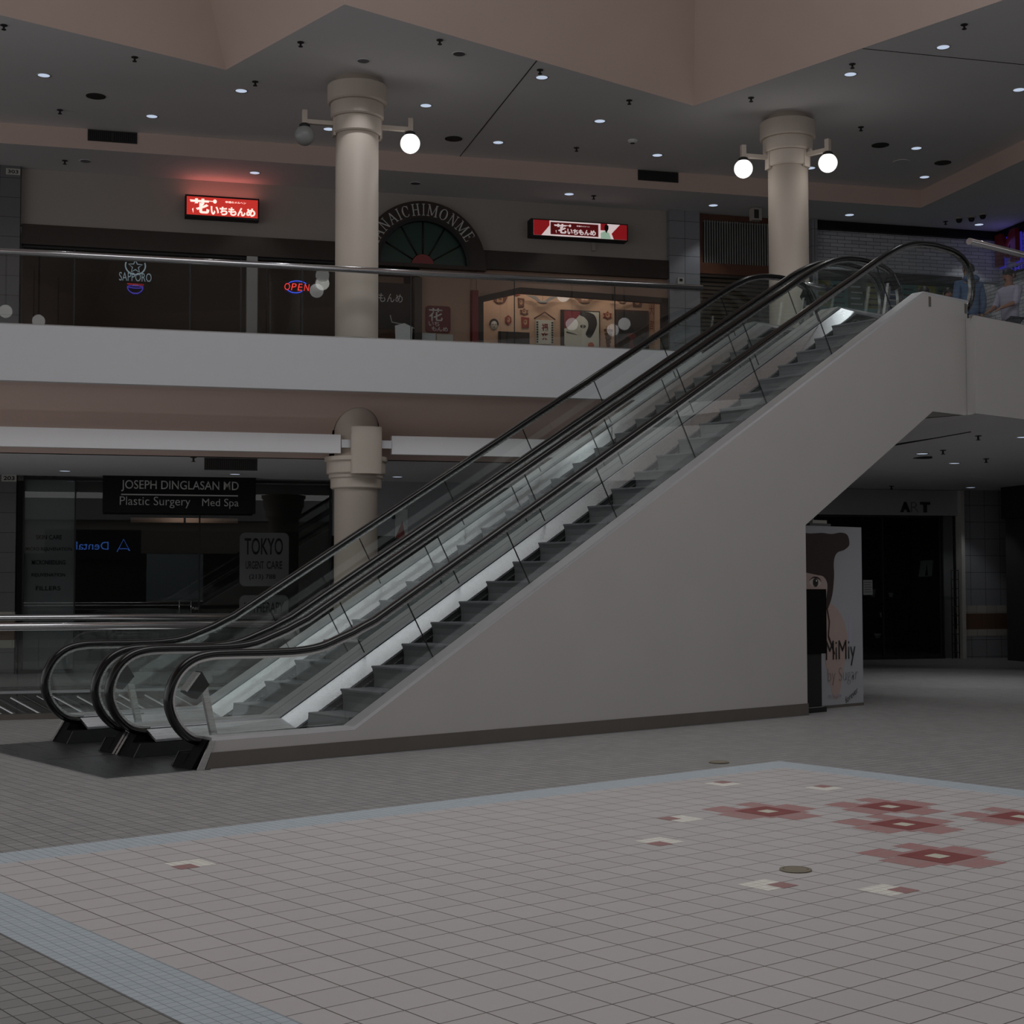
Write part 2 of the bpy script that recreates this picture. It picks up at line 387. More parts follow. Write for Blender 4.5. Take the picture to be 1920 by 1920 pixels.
# ---- the opening in the floor (a lower level below) with kerb
b = MB(); b.use('dark_plinth')
b.box(VW0, VW1, VN0-.10, VN0, 0, .06)
b.use('shop_dark'); b.box(VW0, VW1, VN1, VN1+.05, -1.6, -.001); b.box(VW0, VW1, VN0-.04, VN0, -1.6, -.001); b.box(VW1, VW1+.05, VN0, VN1, -1.6, -.001)
b.box(VW0, VW1, VN0-.04, VN1, -3.4, -3.3)
b.use('bulkhead_paint'); b.box(VW0, VW1, VN1-.02, VN1, -.025, .01)
struct(b.build('trim_1', rz=WA))

# ---- upper floor slab with its white fascia
def slab_poly(): return [Vector((21.5, 10.46, 0)), Vector((16.05, 10.46, 0)), Vector((16.07, 10.62, 0)), Vector((16.07, 14.22, 0)), P(-9, 19.65), P(-9, 29), P(20, 29), P(20, 6.5)]
poly = [(v.x, v.y) for v in slab_poly()]
b = MB(); b.use('upper_tile'); b.prism(poly, 'z', F2-.06, F2-.004); struct(b.build('floor_upper'))
b = MB(); b.use('fascia_paint')
b.box(-9, 7.98, 19.54, 19.66, 4.01, 4.722)
struct(b.build('wall_balcony_left', rz=WA))
b = MB(); b.use('cladding_paint')
b.prism([(15.82, 10.35), (21.5, 10.35), (21.5, 10.47), (16.08, 10.47), (16.08, 10.575), (15.985, 10.575)], 'z', 3.515, 4.722)
struct(b.build('wall_balcony_right'))
# sloped pink soffit under the left balcony, cut round the column
b = MB(); b.use('pink_paint')
CWc, CNc, CR = 3.19, 20.5, .302
def zs(n): return 4.012 if n < 20.03 else 4.012-(n-20.03)*.92
def soff(w0, w1):
    for n0, n1 in ((19.54, 20.03), (20.03, 20.9)):
        b.face([(w0, n0, zs(n0)), (w1, n0, zs(n0)), (w1, n1, zs(n1)), (w0, n1, zs(n1))])
soff(-9, CWc-.33); soff(CWc+.33, 9.5)
hole = [(CWc+.315*math.cos(PI+PI*k/24), CNc+.315*math.sin(PI+PI*k/24)) for k in range(25)]
b.face([(CWc-.33, 19.54, zs(19.54)), (CWc+.33, 19.54, zs(19.54)), (CWc+.33, 20.03, zs(20.03)), (CWc-.33, 20.03, zs(20.03))])
pts = [(CWc-.33, 20.03)] + [(CWc-.33, 20.5)] + hole + [(CWc+.33, 20.5), (CWc+.33, 20.03)]
for i in range(1, len(pts)-2):
    (w0, n0), (w1, n1) = pts[i], pts[i+1]
    if abs(w1-w0) < 1e-6: continue
    b.face([(w0, 20.03, zs(20.03)), (w1, 20.03, zs(20.03)), (w1, n1, zs(n1)), (w0, n0, zs(n0))])
struct(b.build('trim_2', rz=WA))
# lower ceiling
b = MB(); b.use('ceiling_paint')
b.face([P(-9, 20.9, Z1), P(11.5, 20.9, Z1), (30, 14.25, Z1), P(20, 26.5, Z1), P(-9, 26.5, Z1)])
b.face([(15.9, 10.37, 3.515), (30, 10.37, 3.515), (30, 14.25, Z1), P(11.5, 20.9, Z1)])
b.face([P(9.2, 20.9, Z1), P(11.5, 20.9, Z1), (15.9, 10.37, 3.515)])
b.face([P(9.2, 20.9, Z1), P(8.5, 18.6, 3.50), (16.0, 10.55, 3.515), (15.9, 10.37, 3.515)])
struct(b.build('ceiling_lower'))
b = MB(); b.prism([(17.04, 12.62), (17.055, 12.62), (17.095, 11.28), (17.08, 11.28)], 'z', 3.28, 3.42) if False else b.tube([(17.03, 12.75, 3.322), (17.08, 11.25, 3.443)], .012, 6); struct(b.build('trim_10', 'vent_slat'))
# hung beam in front of the lower shops (left run and right run)
b = MB(); b.use('beam_paint'); b.box(-9, 2.93, 20.2, 20.32, 3.235, 3.49); struct(b.build('trim_3', rz=WA))
b = MB(); b.use('beam_paint'); b.box(3.64, 9.3, 20.2, 20.32, 3.235, 3.49); struct(b.build('trim_4', rz=WA))

# ---- upper ceiling with the saw-tooth opening of the atrium
b = MB(); b.use('ceiling_paint')
b.face([P(-9, 23.8, ZC), P(14, 23.8, ZC), (15.92, 1.1, ZC), (15.92, 15.12, ZC), (9.76, 15.12, ZC), (9.76, 18.12, ZC), (-1.6, 18.12, ZC), P(-9, 15.8, ZC)])
struct(b.build('ceiling_upper'))
b = MB(); b.use('ceiling_paint')
b.face([P(-9, 23.8, ZL), P(14, 23.8, ZL), P(14, 26.0, ZL), P(-9, 26.0, ZL)]); b.face([P(14, 26.0, ZL), P(17, 26.0, ZL), P(17, 4, ZL), P(14, 4, ZL)])
struct(b.build('ceiling_shopfront'))
b = MB(); b.use('pink_paint')
b.face([P(-9, 23.8, ZL), P(14, 23.8, ZL), P(14, 23.8, ZC), P(-9, 23.8, ZC)]); b.face([P(14, 23.8, ZL), P(14, 4, ZL), P(14, 4, ZC), P(14, 23.8, ZC)])
struct(b.build('trim_5'))
# sloped pink faces of the atrium rising to the skylight
b = MB(); b.use('pink_paint'); k_ = 2.0; zt = ZC+2.56
lo = [(-6, 18.12), (9.76, 18.12), (9.76, 15.12), (15.92, 15.12), (15.92, -6)]
hi = [(-6, 18.12-k_), (9.76-k_, 18.12-k_), (9.76-k_, 15.12-k_), (15.92-k_, 15.12-k_), (15.92-k_, -6)]
for i in range(4): b.face([(*lo[i], ZC), (*lo[i+1], ZC), (*hi[i+1], zt), (*hi[i], zt)])
struct(b.build('ceiling_atrium'))
# thin panel joints in the ceiling
b = MB(); b.use('vent_slat')
b.box(5.42, 5.435, 19.1, 23.8, ZC-.004, ZC+.01); b.box(9.5, 13.9, 17.56, 17.575, ZC-.004, ZC+.01)
struct(b.build('trim_6', rz=WA))

# ---- the rest of the hall behind the camera: walls, balcony band, ceiling round the skylight
b = MB(); b.use('wall_paint').box(-16, 23, -10.2, -10, 0, 3.9); b.use('fascia_paint').box(-16, 23, -10, -9.4, 3.9, 4.73)
b.use('shop_dark').box(-15, 21, -10, -9.95, .0, 2.6)
struct(b.build('wall_rear', rz=WA))
b = MB(); b.use('ceiling_paint')
b.face([(-30, -6, ZC), (15.92, -6, ZC), (15.92, 1.1, ZC), P(14, 4, ZC), P(24, 4, ZC), P(24, -11, ZC), P(-17, -11, ZC), (-30, -11, ZC)])
b.face([(-30, -6, ZC), (-4, -6, ZC), (-4, 18.12, ZC), P(-9, 15.8, ZC), P(-9, 24, ZC), P(-17, 24, ZC)])
b.use('wall_paint').face([(-9, -11, 11.3), (19, -11, 11.3), (19, 20, 11.3), (-9, 20, 11.3)])  # unseen roof plane over the skylight, added so the glass mirrors something dark
struct(b.build('ceiling_rear'))
b = MB(); b.use('pink_paint')
b.face([(-4, -6, ZC), (15.92, -6, ZC), (15.92-k_, -6+k_, zt), (-4+k_, -6+k_, zt)]); b.face([(-4, -6, ZC), (-4, 18.12, ZC), (-4+k_, 18.12-k_, zt), (-4+k_, -6+k_, zt)])
struct(b.build('ceiling_atrium_rear'))
# ---- upper shop walls
b = MB(); b.use('wall_paint')
b.box(-1.6, 9.62, 25.2, 25.3, 7.30, ZL); b.box(-9, -1.6, 25.3, 25.4, F2, ZL)
struct(b.build('wall_back_upper', rz=WA))
b = MB(); b.use('dark_wood'); b.box(-1.58, 3.98, 25.1, 25.25, 6.97, 7.30); b.box(6.14, 9.62, 25.1, 25.25, 6.97, 7.30); struct(b.build('trim_7', rz=WA))
b = MB(); b.use('pillar_tile_shaded'); b.box(-2.3, -1.6, 25.06, 25.4, F2, ZL-.001); struct(b.build('wall_pillar_left', rz=WA))
b = MB(); b.use('pillar_tile'); b.box(9.62, 10.21, 25.06, 25.4, F2, ZL-.001); struct(b.build('wall_pillar_right', rz=WA))
b = MB(); b.use('pillar_tile'); b.box(12.43, 12.54, 25.0, 25.4, F2, ZL-.001); struct(b.build('wall_pillar_corner', rz=WA))
b = MB(); b.use('shop_dark'); b.box(16.65, 16.75, 24.0, 28.9, 0, ZL); struct(b.build('wall_shop_end_right', rz=WA))
b = MB(); b.use('shop_dark'); b.box(-9, -8.9, 25.3, 28.9, 0, ZL); struct(b.build('wall_shop_end_left', rz=WA))
b = MB(); b.use('shop_dark'); b.box(-9, 17, 28.9, 29, 0, ZL); struct(b.build('wall_back', rz=WA))
b = MB(); b.use('shop_dark'); b.box(-9, 17, 26.0, 28.9, 7.35, 7.42); struct(b.build('ceiling_shop', rz=WA))
b = MB(); b.use('brick_white'); b.box(12.54, 16.5, 25.2, 25.4, 7.26, ZL-.02); struct(b.build('wall_brick', rz=WA))
b = MB(); b.use('brick_white_side'); b.box(16.5, 16.64, 4, 26.2, F2, ZL-.02); struct(b.build('wall_right_upper', rz=WA))
b = MB(); b.use('black_sign'); b.box(12.54, 16.5, 25.08, 25.22, 8.07, ZL-.002); b.box(16.4, 16.52, 4, 25.2, 8.07, ZL-.002); struct(b.build('trim_8', rz=WA))
# ---- lower shop walls
b = MB(); b.use('bulkhead_paint'); b.box(3.52, 12.5, 25.2, 25.3, 2.26, Z1); struct(b.build('wall_back_lower', rz=WA))
b = MB(); b.use('pillar_tile_shaded'); b.box(-2.6, -1.6, 25.06, 25.4, 1.0, Z1); b.box(-2.6, -1.6, 25.06, 25.4, 0, .42)
b.use('stripe_tile').box(-2.6, -1.6, 25.055, 25.4, .85, 1.0); b.box(-2.6, -1.6, 25.055, 25.4, .42, .55); b.use('brown_tile').box(-2.6, -1.6, 25.058, 25.4, .55, .85)
struct(b.build('wall_pillar_lower_left', rz=WA))
b = MB(); b.use('pillar_tile'); b.box(15.54, 16.6, 25.06, 25.4, 1.0, Z1); b.box(15.54, 16.6, 25.06, 25.4, 0, .42)
b.use('stripe_tile').box(15.54, 16.6, 25.055, 25.4, .85, 1.0); b.box(15.54, 16.6, 25.055, 25.4, .42, .55); b.use('brown_tile').box(15.54, 16.6, 25.058, 25.4, .55, .85)
struct(b.build('wall_pillar_lower_right', rz=WA))
b = MB(); b.use('shop_dark'); b.box(15.95, 16.6, 4, 24.3, 0, 2.62); b.use('black_board').box(15.8, 16.6, 4, 24.2, 2.62, 3.28); struct(b.build('wall_right_lower', rz=WA))
b = MB(); b.use('bulkhead_paint'); b.box(12.5, 15.46, 25.12, 25.25, 2.71, Z1-.01); struct(b.build('wall_shop_header', rz=WA))

# ================================================================== ESCALATORS
HR = [(5.85, .185), (5.66, .195), (5.52, .232), (5.41, .33), (5.345, .45), (5.33, .56), (5.36, .68), (5.43, .785), (5.54, .86), (5.68, .893), (5.86, .897), (6.2, .892), (6.5, .896), (6.72, .925), (6.90, .985)]
HT = [(13.98, 5.005), (14.50, 5.305), (14.82, 5.465), (15.02, 5.54), (15.25, 5.595), (15.50, 5.622), (15.69, 5.625), (15.95, 5.612), (16.13, 5.57), (16.27, 5.49), (16.36, 5.36), (16.395, 5.2), (16.37, 5.05), (16.29, 4.93), (16.15, 4.85), (15.95, 4.82)]
def hmid(n): return [(x, (x-6.95)*T30+.952) for x in [7.26+(13.6-7.26)*k/n for k in range(n+1)]]
HPATH = catmull(HR, 5)[:-1] + [(6.9, .985), (7.04, 1.035), (7.15, 1.085)] + hmid(22) + catmull(HT, 5)
def off(path, d):
    out = []
    for i, p in enumerate(path):
        a = path[max(i-1, 0)]; c = path[min(i+1, len(path)-1)]
        tx, tz = c[0]-a[0], c[1]-a[1]; l = math.hypot(tx, tz)
        out.append((p[0]+tz/l*d, p[1]-tx/l*d))
    return out
DECK = [(5.62, .25), (6.95, .25), (15.12, .25+(15.12-6.95)*T30), (16.06, .25+(15.12-6.95)*T30)]
DZT = DECK[2][1]
def dz(x): return .25 if x < 6.95 else min(.25+(x-6.95)*T30, DZT)
def hz(x):      # underside of the handrail guide above the deck
    best = None
    for (xa, za), (xb, zb) in zip(GP, GP[1:]):
        if min(xa, xb)-1e-9 <= x <= max(xa, xb)+1e-9 and abs(xb-xa) > 1e-9:
            z = za+(zb-za)*(x-xa)/(xb-xa); best = z if best is None else max(best, z)
    return best
GP = off(HPATH, .050)
X0 = 5.5
def L(pts): return [(p[0]-X0, p[1]) for p in pts]
def escalator(yc, label):
    t = thing('escalator', label, 'escalator', (X0, yc, 0), 0, None)
    rsec = [(-.043, -.012), (-.046, .006), (-.036, .026), (-.018, .033), (.018, .033), (.036, .026), (.046, .006), (.043, -.012), (.026, -.026), (-.026, -.026)]
    for s in (-1, 1):
        y = s*.55
        b = MB(); b.sweep(L(HPATH), rsec, y); b.build('handrail', 'rubber', t)
        b = MB(); b.sweep(L(off(HPATH, .046)[4:-4]), [(-.02, .0), (-.02, .02), (.02, .02), (.02, .0)], y, smooth=False); b.build('handrail_guide', 'guide_steel', t)
        # glass panels between the deck and the guide, joints square to the slope
        lows = [6.98, 7.9] + [7.9+1.135*k for k in range(1, 7)] + [15.25]
        def up_pt(x):   # from a point on the deck line, square to the slope up to the guide
            if x < 6.99: return (6.9, hz(6.9))
            if x > 15.2: return (15.3, hz(15.3))
            px, pz = x, dz(x)
            for k in range(400):
                qx, qz = px-k*.002*.5, pz+k*.002*.866
                if qz >= hz(qx): return (qx, qz)
            return (qx, qz)
        pan = []
        gl = [p for p in GP if p[0] < 6.9 and GP.index(p) < 110]
        i0 = next(i for i, p in enumerate(GP) if p[1] > dz(p[0])+.01)
        i1 = len(GP)-1-next(i for i, p in enumerate(GP[::-1]) if p[1] > DZT+.01)
        first = [p for i, p in enumerate(GP) if i >= i0 and (p[0] < 6.9)]
        pan.append([(first[0][0], .25)] + first + [up_pt(6.98), (6.98, dz(6.98))])
        for a, c in zip(lows, lows[1:]):
            ua, uc = up_pt(a), up_pt(c)
            mid = [p for p in GP if ua[0] < p[0] < uc[0] and p[1] > dz(p[0])+.3]
            pan.append([(a+.004, dz(a))] + [(ua[0]+.004, ua[1])] + mid + [(uc[0]-.004, uc[1]), (c-.004, dz(c))])
        last = [p for i, p in enumerate(GP) if i <= i1 and p[0] > 15.3 and i > len(GP)//2]
        pan.append([(15.254, DZT), (15.304, up_pt(15.3)[1])] + last + [(last[-1][0], DZT)])
        for pts in pan:
            b = MB(); b.prism(L(pts), 'y', y-.005, y+.005); b.build('glass_panel', 'balustrade_glass', t)
        # joint seams: a thin dark gasket between panels
        for a in lows[1:-1]:
            b = MB(); u = up_pt(a); b.prism(L([(a-.004, dz(a)), (a+.004, dz(a)), (u[0]+.004, u[1]), (u[0]-.004, u[1])]), 'y', y-.006, y+.006)
            b.build('gasket', 'ink', t)
        # outer deck, inner deck, skirt
        ow = .168 if (s < 0) == (yc < 12) else .140
        b = MB(); b.sweep(L(DECK), [(s*.006, -.03), (s*.006, 0), (s*ow, 0), (s*ow, -.03)][::s], y, smooth=False); b.build('outer_deck', 'outer_steel', t)
        D2 = [(5.66, .25), (6.98, .25), (15.15, DZT), (15.95, DZT)]
        b = MB(); b.sweep(L(D2), [(0, -.05), (0, -.02), (-s*.20, -.105), (-s*.20, -.125)][::-s], y-s*.006, smooth=False); b.build('inner_deck', 'deck_steel', t)
        ys = y-s*.20
        b = MB(); top = [(5.52, .12), (7.02, .12), (15.2, DZT-.13), (15.95, DZT-.13)]; bot = [(15.95, F2-.3), (15.1, F2-.3), (7.5, .008), (5.46, .008)]
        b.prism(L(top+bot), 'y', ys-.012, ys+.0); b.build('skirt_panel', 'skirt', t)
        b = MB(); b.sweep(L([(6.1, .085), (7.04, .085), (15.15, .085+(15.15-7.04)*T30), (15.5, .085+(15.15-7.04)*T30)]), [(-.006, -.006), (-.006, .006), (.006, .006), (.006, -.006)], ys-s*.016, smooth=False); b.build('skirt_trim', 'guide_steel', t)
        # black newel base under the lower loop, sloped front
        b = MB(); b.prism(L([(5.46, .007), (5.60, .225), (6.3, .225), (6.3, .007)]), 'y', y-.135 if s < 0 else y-.03, y+.03 if s < 0 else y+.135); b.prism(L([(5.46, .007), (5.525, .115), (6.3, .115), (6.3, .007)]), 'y', y+.03 if s < 0 else y-.21, y+.21 if s < 0 else y-.03); b.build('newel_base', 'black_plastic', t)
        if s > 0 or yc > 12: b = MB(); b.prism(L([(5.449, .007), (5.589, .226), (5.60, .226), (5.46, .007)]), 'y', y+s*.095, y+s*.135); b.build('newel_strip', 'guide_steel', t)
    # steps
    for k in range(23):
        x, z = 7.15+.3429*k, .29+.198*k
        b = MB(); b.use('step_tread')
        b.prism(L([(x+.004, z), (x+.352, z), (x+.352, z-.02), (x, z-.02), (x, z-.005)]), 'y', -.335, .335)
        b.use('step_riser')
        b.prism(L([(x+.006, z-.02), (x+.02, z-.06), (x+.03, z-.12), (x+.026, z-.198), (x+.12, z-.198), (x+.12, z-.02)]), 'y', -.333, .333)
        b.build('step', None, t)
    b = MB(); b.use('step_tread'); b.prism(L([(6.50, .012), (6.80, .092), (7.15, .092), (7.15, .05), (6.5, 0)]), 'y', -.335, .335); b.use('step_riser'); b.prism(L([(7.13, .092), (7.17, .092), (7.17, .29-.02), (7.15, .27)]), 'y', -.333, .333); b.build('comb_plate', None, t)
    b = MB(); b.prism(L([(14.98, F2-.03), (16.0, F2-.03), (16.0, F2-.2), (14.98, F2-.2)]), 'y', -.34, .34); b.build('top_plate', 'plate_steel', t)
    return t
escalator(11.30, 'nearer escalator with black handrails, beside the beige side wall, its steps in view')
escalator(12.69, 'farther escalator behind the nearer one, its lower loop standing furthest left')

# the building's own plastered side under the escalators
t = thing('escalator_cladding', 'beige plastered wall cladding the near side and underside of the escalators', 'cladding', (X0, 10.58, 0))
side = [(5.50, 0), (5.615, .222), (6.955, .222), (15.12, DZT-.028), (16.03, DZT-.03), (16.03, 3.52), (15.27, 3.52), (12.87, 2.09), (12.87, 0)]
b = MB(); b.prism(L(side), 'y', 0, .025); b.build('side_panel', 'cladding_paint', t)
b = MB(); b.prism(L([(15.27, 3.52), (16.0, 3.52), (16.0, 3.60), (15.24, 3.60), (12.80, 2.14), (12.80, 0), (12.87, 0), (12.87, 2.09)]), 'y', .05, 2.84); b.build('soffit_panel', 'cladding_paint', t)
b = MB(); b.prism(L(side), 'y', 2.84, 2.89); b.build('far_side_panel', 'cladding_paint', t)
b = MB(); b.prism(L([(5.56, .004), (5.61, .132), (12.875, .132), (12.875, .004)]), 'y', -.012, 0); b.build('plinth', 'dark_plinth', t)
b = MB(); b.prism(L([(5.6, 0), (12.88, 0), (12.88, .007), (5.6, .007)]), 'y', -.020, -.0); b.build('floor_trim', 'rail_steel', t)
b = MB(); b.prism(L([(5.485, .0), (5.60, .225), (5.645, .225), (5.55, .0)]), 'y', -.014, -.001); b.build('end_trim', 'guide_steel', t)
for x in (15.24, 15.99):
    b = MB(); b.box(x-X0-.022, x-X0+.022, -.006, 0, DZT-.17, DZT-.05); b.build('bracket', 'dark_plinth', t)
# landing plates
for yc, lab in ((11.28, 'dark metal landing plate at the foot of the nearer escalator'), (12.69, 'dark metal landing plate at the foot of the farther escalator')):
    b = MB(); b.box(-.93, .98, -.69, .69, .001, .006); o = b.build('landing_plate', 'plate_steel'); o.location = (5.68, yc, 0); tag(o, lab, 'floor plate', 'escalator landing plates')
# button posts on the decks
def post(loc, label, dirx, tilt):
    t = thing('escalator_button_post', label, 'button post', loc, 0, 'button posts on the escalators')
    b = MB(); b.prism([(-.02, -.02), (.035, -.02), (.035-.10*dirx, .40), (-.02-.10*dirx, .40)], 'y', -.02, .02); b.build('post', 'guide_steel', t)
    c = -.115*dirx
    b = MB(); b.prism([(c-.16*dirx, .37), (c-.02*dirx, .53), (c+.05*dirx, .42), (c-.06*dirx, .31)], 'y', -.05, .05); b.build('button_box', 'black_plastic', t)
    b = MB(); b.prism([(c-.165*dirx, .385), (c-.045*dirx, .525), (c-.03*dirx, .52), (c-.15*dirx, .372)], 'y', -.052, .052); b.build('button_face', 'guide_steel', t)
post((5.82, 10.93, .22), 'black box on a leaning metal post inside the nearest escalator loop', 1, 0)
post((5.82, 12.32, .22), 'black box on a leaning metal post inside the lower loop of the farther escalator', 1, 0)
post((15.86, 11.70, 4.95), 'black box on a leaning metal post at the head of the nearer escalator', -1, 0)
post((15.80, 13.05, 4.95), 'black box on a leaning metal post at the head of the farther escalator', -1, 0)

# ================================================================== COLUMNS, LAMPS, RAILS
def column(w, n, label, lower):
    t = wthing('column', label, 'column', w, n, 0, 'round columns')
    b = MB(); b.lathe([(.302, 0), (.302, ZC)], smooth=True, seg=48); b.build('shaft', 'column_paint', t)
    for r0, z0, z1 in ((.42, 8.19, 8.45), (.375, 7.98, 8.19), (.338, 7.75, 7.98)):
        b = MB(); b.lathe([(r0-.02, z0), (r0, z0+.02), (r0, z1-.01), (r0-.01, z1)], seg=48); b.build('capital_ring', 'column_paint', t)
    b = MB(); b.lathe([(.31, F2), (.318, F2+.005), (.318, F2+.11), (.31, F2+.12)], seg=40); b.build('base_ring', 'dark_plinth', t)
    if lower:
        for r0, z0, z1 in ((.44, 3.13, 3.20), (.41, 2.96, 3.13), (.355, 2.76, 2.90), (.378, 2.90, 2.96)):
            b = MB(); b.lathe([(r0-.015, z0), (r0, z0+.015), (r0, z1)], seg=48); b.build('lower_capital_ring', 'column_paint', t)
    return t
column(CWc, CNc, 'cream round column rising past the balcony left of the escalators', True)
column(9.80, 20.5, 'cream round column standing behind the tops of the escalators', True)
def lamp(w, n, ang, reach, label, lit):
    """globe on a square arm fixed to a column at (w, n)"""
    t = wthing('globe_lamp', label, 'lamp', w, n, 7.70, 'globe lamps on the columns', ang)
    b = MB(); b.box(.305, reach+.03, -.03, .03, .17, .23); b.build('arm', 'column_paint', t)
    b = MB(); b.box(.31, .345, -.07, .07, .02, .30); b.build('wall_bracket', 'column_paint', t)
    b = MB(); b.box(reach-.035, reach+.035, -.035, .035, .17, .36); b.build('arm_end', 'column_paint', t)
    b = MB(); b.lathe([(.075, .115), (.075, .15), (.05, .172)], (reach, 0, 0), 24); b.build('cap', 'ink', t)
    b = MB(); b.sphere((reach, 0, 0), .141); b.build('globe', 'globe_lit' if lit else 'lamp_off', t)
    if lit:
        l = bpy.data.lights.new('globe_light', 'POINT'); l.energy = 2.2; l.shadow_soft_size = .14; l.color = (1, .97, .93)
        o = bpy.data.objects.new('globe_light', l); S.collection.objects.link(o); o.parent = t; o.location = (reach, 0, -.16)
lamp(CWc, CNc, PI, .74, 'unlit grey globe lamp on the left arm of the left column', False)
lamp(CWc, CNc, 0, .76, 'lit white globe lamp on the right arm of the left column', True)
lamp(9.80, 20.5, rad(155)-WA, .73, 'lit white globe lamp on the left arm of the right column', True)
lamp(9.80, 20.5, rad(-83)-WA, .70, 'lit white globe lamp on the right arm of the right column', True)
# half-round sconce on the lower part of the left column, wired to the hung beams
t = wthing('column_sconce', 'cream half-round sconce cover on the left column below the balcony', 'sconce', 3.27, 20.10, 2.95)
b = MB(); n = 20
o_ = [(-.215, .02)] + [(.215*math.sin(-PI/2+PI*k/n), -.10*math.cos(-PI/2+PI*k/n)) for k in range(n+1)] + [(.215, .02)]
i_ = [(x*.95, y+.01) for x, y in o_][::-1]
b.prism(o_+i_, 'z', 0, .645); b.build('cover', 'column_paint', t)
b = MB(); b.box(-.33, -.20, .06, .10, .36, .47); b.build('left_stub', 'fascia_paint', t)
b = MB(); b.box(.20, .36, .06, .10, .36, .47); b.build('right_stub', 'fascia_paint', t)

def balustrade(name, label, w0, joints, w1, n):
    t = wthing(name, label, 'balustrade', w0, n, F2)
    js = [w0]+joints+[w1]
    for a, c in zip(js, js[1:]):
        b = MB(); b.box(a-w0+.004, c-w0-.004, -.006, .006, .012, .90); b.build('glass_panel', 'rail_glass', t)
    b = MB(); b.tube([(0, 0, .925), (w1-w0, 0, .925)], .042, 14); b.build('handrail', 'rail_steel', t)
    b = MB(); b.box(0, w1-w0, -.02, .02, -.012, .012); b.build('base_channel', 'guide_steel', t)
    for j in joints:
        b = MB(); b.box(j-w0-.005, j-w0+.005, -.007, .007, .012, .88); b.build('gasket', 'ink', t)
balustrade('glass_balustrade', 'long glass balustrade with steel handrail along the left balcony', -7.87, [-6.41, -4.95, -3.49, -2.04, -.58, .87, 2.33, 3.79, 5.24, 6.70], 8.02, 19.60)
def xbal(label, x0, x1, y, joints):
    t = thing('glass_balustrade', label, 'balustrade', (x0, y, F2), 0)
    js = [x0]+joints+[x1]
    for a, c in zip(js, js[1:]):
        b = MB(); b.box(a-x0+.004, c-x0-.004, -.006, .006, .0, .90); b.build('glass_panel', 'rail_glass', t)
    b = MB(); b.tube([(0, 0, .925), (x1-x0, 0, .925)], .042, 14); b.build('handrail', 'rail_steel', t)
    b = MB(); b.box(0, x1-x0, -.025, .025, -.014, .014); b.build('base_channel', 'guide_steel', t)
xbal('glass balustrade with steel handrail beside the head of the nearer escalator', 15.85, 21.4, 10.42, [16.93, 18.4, 19.9])
xbal('short glass barrier behind the head of the farther escalator', 16.30, 17.05, 13.42, [])
# railing round the floor opening
def oprail(n, w1, label):
    t = wthing('glass_railing', label, 'railing', VW0, n, 0, 'railings round the floor opening')
    js = [VW0+1.49*k for k in range(40) if VW0+1.49*k < w1-.3]+[w1]
    for a, c in zip(js, js[1:]):
        b = MB(); b.box(a-VW0+.006, c-VW0-.006, -.006, .006, .05, .97); b.build('glass_panel', 'rail_glass', t)
    b = MB(); b.tube([(0, 0, .995), (w1-VW0, 0, .995)], .043, 14); b.build('handrail', 'rail_steel', t)
    b = MB(); b.box(0, w1-VW0, -.02, .02, .0, .06); b.build('base_channel', 'guide_steel', t)
oprail(VN0-.05, 1.75, 'steel handrail on glass along the near edge of the floor opening')
oprail(VN1+.10, 2.75, 'steel handrail on glass along the far edge of the floor opening')
# the descending escalator seen through the opening
t = wthing('sunken_escalator', 'dark escalator flank with slanting bars going down inside the floor opening', 'escalator', -1.6, 20.75, -.03)
random.seed(3)
for k in range(17):
    rr, m = ((.022, 'rubber'), (.010, 'rail_steel'), (.016, 'deck_steel'), (.026, 'skirt'), (.012, 'outer_steel'))[k % 5]
    x = -.45+.17*k+.04*random.random(); b = MB(); b.tube([(x, -.07*(k % 5), 0), (x+3.0, -.07*(k % 5), -1.75)], rr, 8); b.build('slanting_bar', m, t)

# ================================================================== UPPER SHOPS
def plate(label, body, w, z0, z1, x1):
    t = wthing('number_plate', label, 'sign', w, 25.06, z0)
    b = MB(); b.box(0, x1, -.012, 0, 0, z1-z0); b.build('plate', 'white_plate', t)
    text('lettering', body, 'ink', t, x1*.13, x1*.87, (z1-z0)*.2, (z1-z0)*.8, -.012, .002, .02)
plate('small pale plate reading 303 at the top of the upper left pillar', '303', -1.83, 8.08, 8.18, .22)
plate('small pale plate reading 203 at the top of the lower left pillar', '203', -1.83, 3.09, 3.20, .23)

# brush-style sign lettering shared by the two light boxes
def kana_sign(t, m, x0, x1, z0, z1, y, m2):
    w, h = x1-x0, z1-z0
    text('large_character', '花', m, t, x0+w*.03, x0+w*.31, z0+h*.08, z0+h*.90, y, .004, .035)
    xs = [.33, .46, .585, .715, .845, .99]
    for k, ch in enumerate('いちもんめ'):
        text('character', ch, m, t, x0+w*xs[k], x0+w*(xs[k+1]-.012), z0+h*(.06), z0+h*.52, y, .004, .04)
    text('caption', '幸福のメルヘン', m, t, x0+w*.54, x0+w*.84, z0+h*.74, z0+h*.86, y, .003, .01)
    b = MB(); zc = z0+h*.80
    b.tube([(x0+w*.03, y-.003, zc), (x0+w*.38, y-.003, zc-.004)], .006, 6); b.prism(ell(x0+w*.39, zc-.004, h*.10, h*.11, 14), 'y', y-.006, y)
    b.build('hairpin_mark', m, t)
t = wthing('light_box_sign', 'glowing red light box with white Japanese lettering left of the column', 'sign', 1.01, 25.05, 7.555)
b = MB(); b.box(0, 1.22, -.08, .15, 0, .365); b.build('case', 'ink', t)
b = MB(); b.box(.025, 1.195, -.086, -.078, .03, .335); b.build('lit_panel', 'sign_red', t)
kana_sign(t, 'sign_white', .04, 1.18, .03, .335, -.086, 'sign_red')
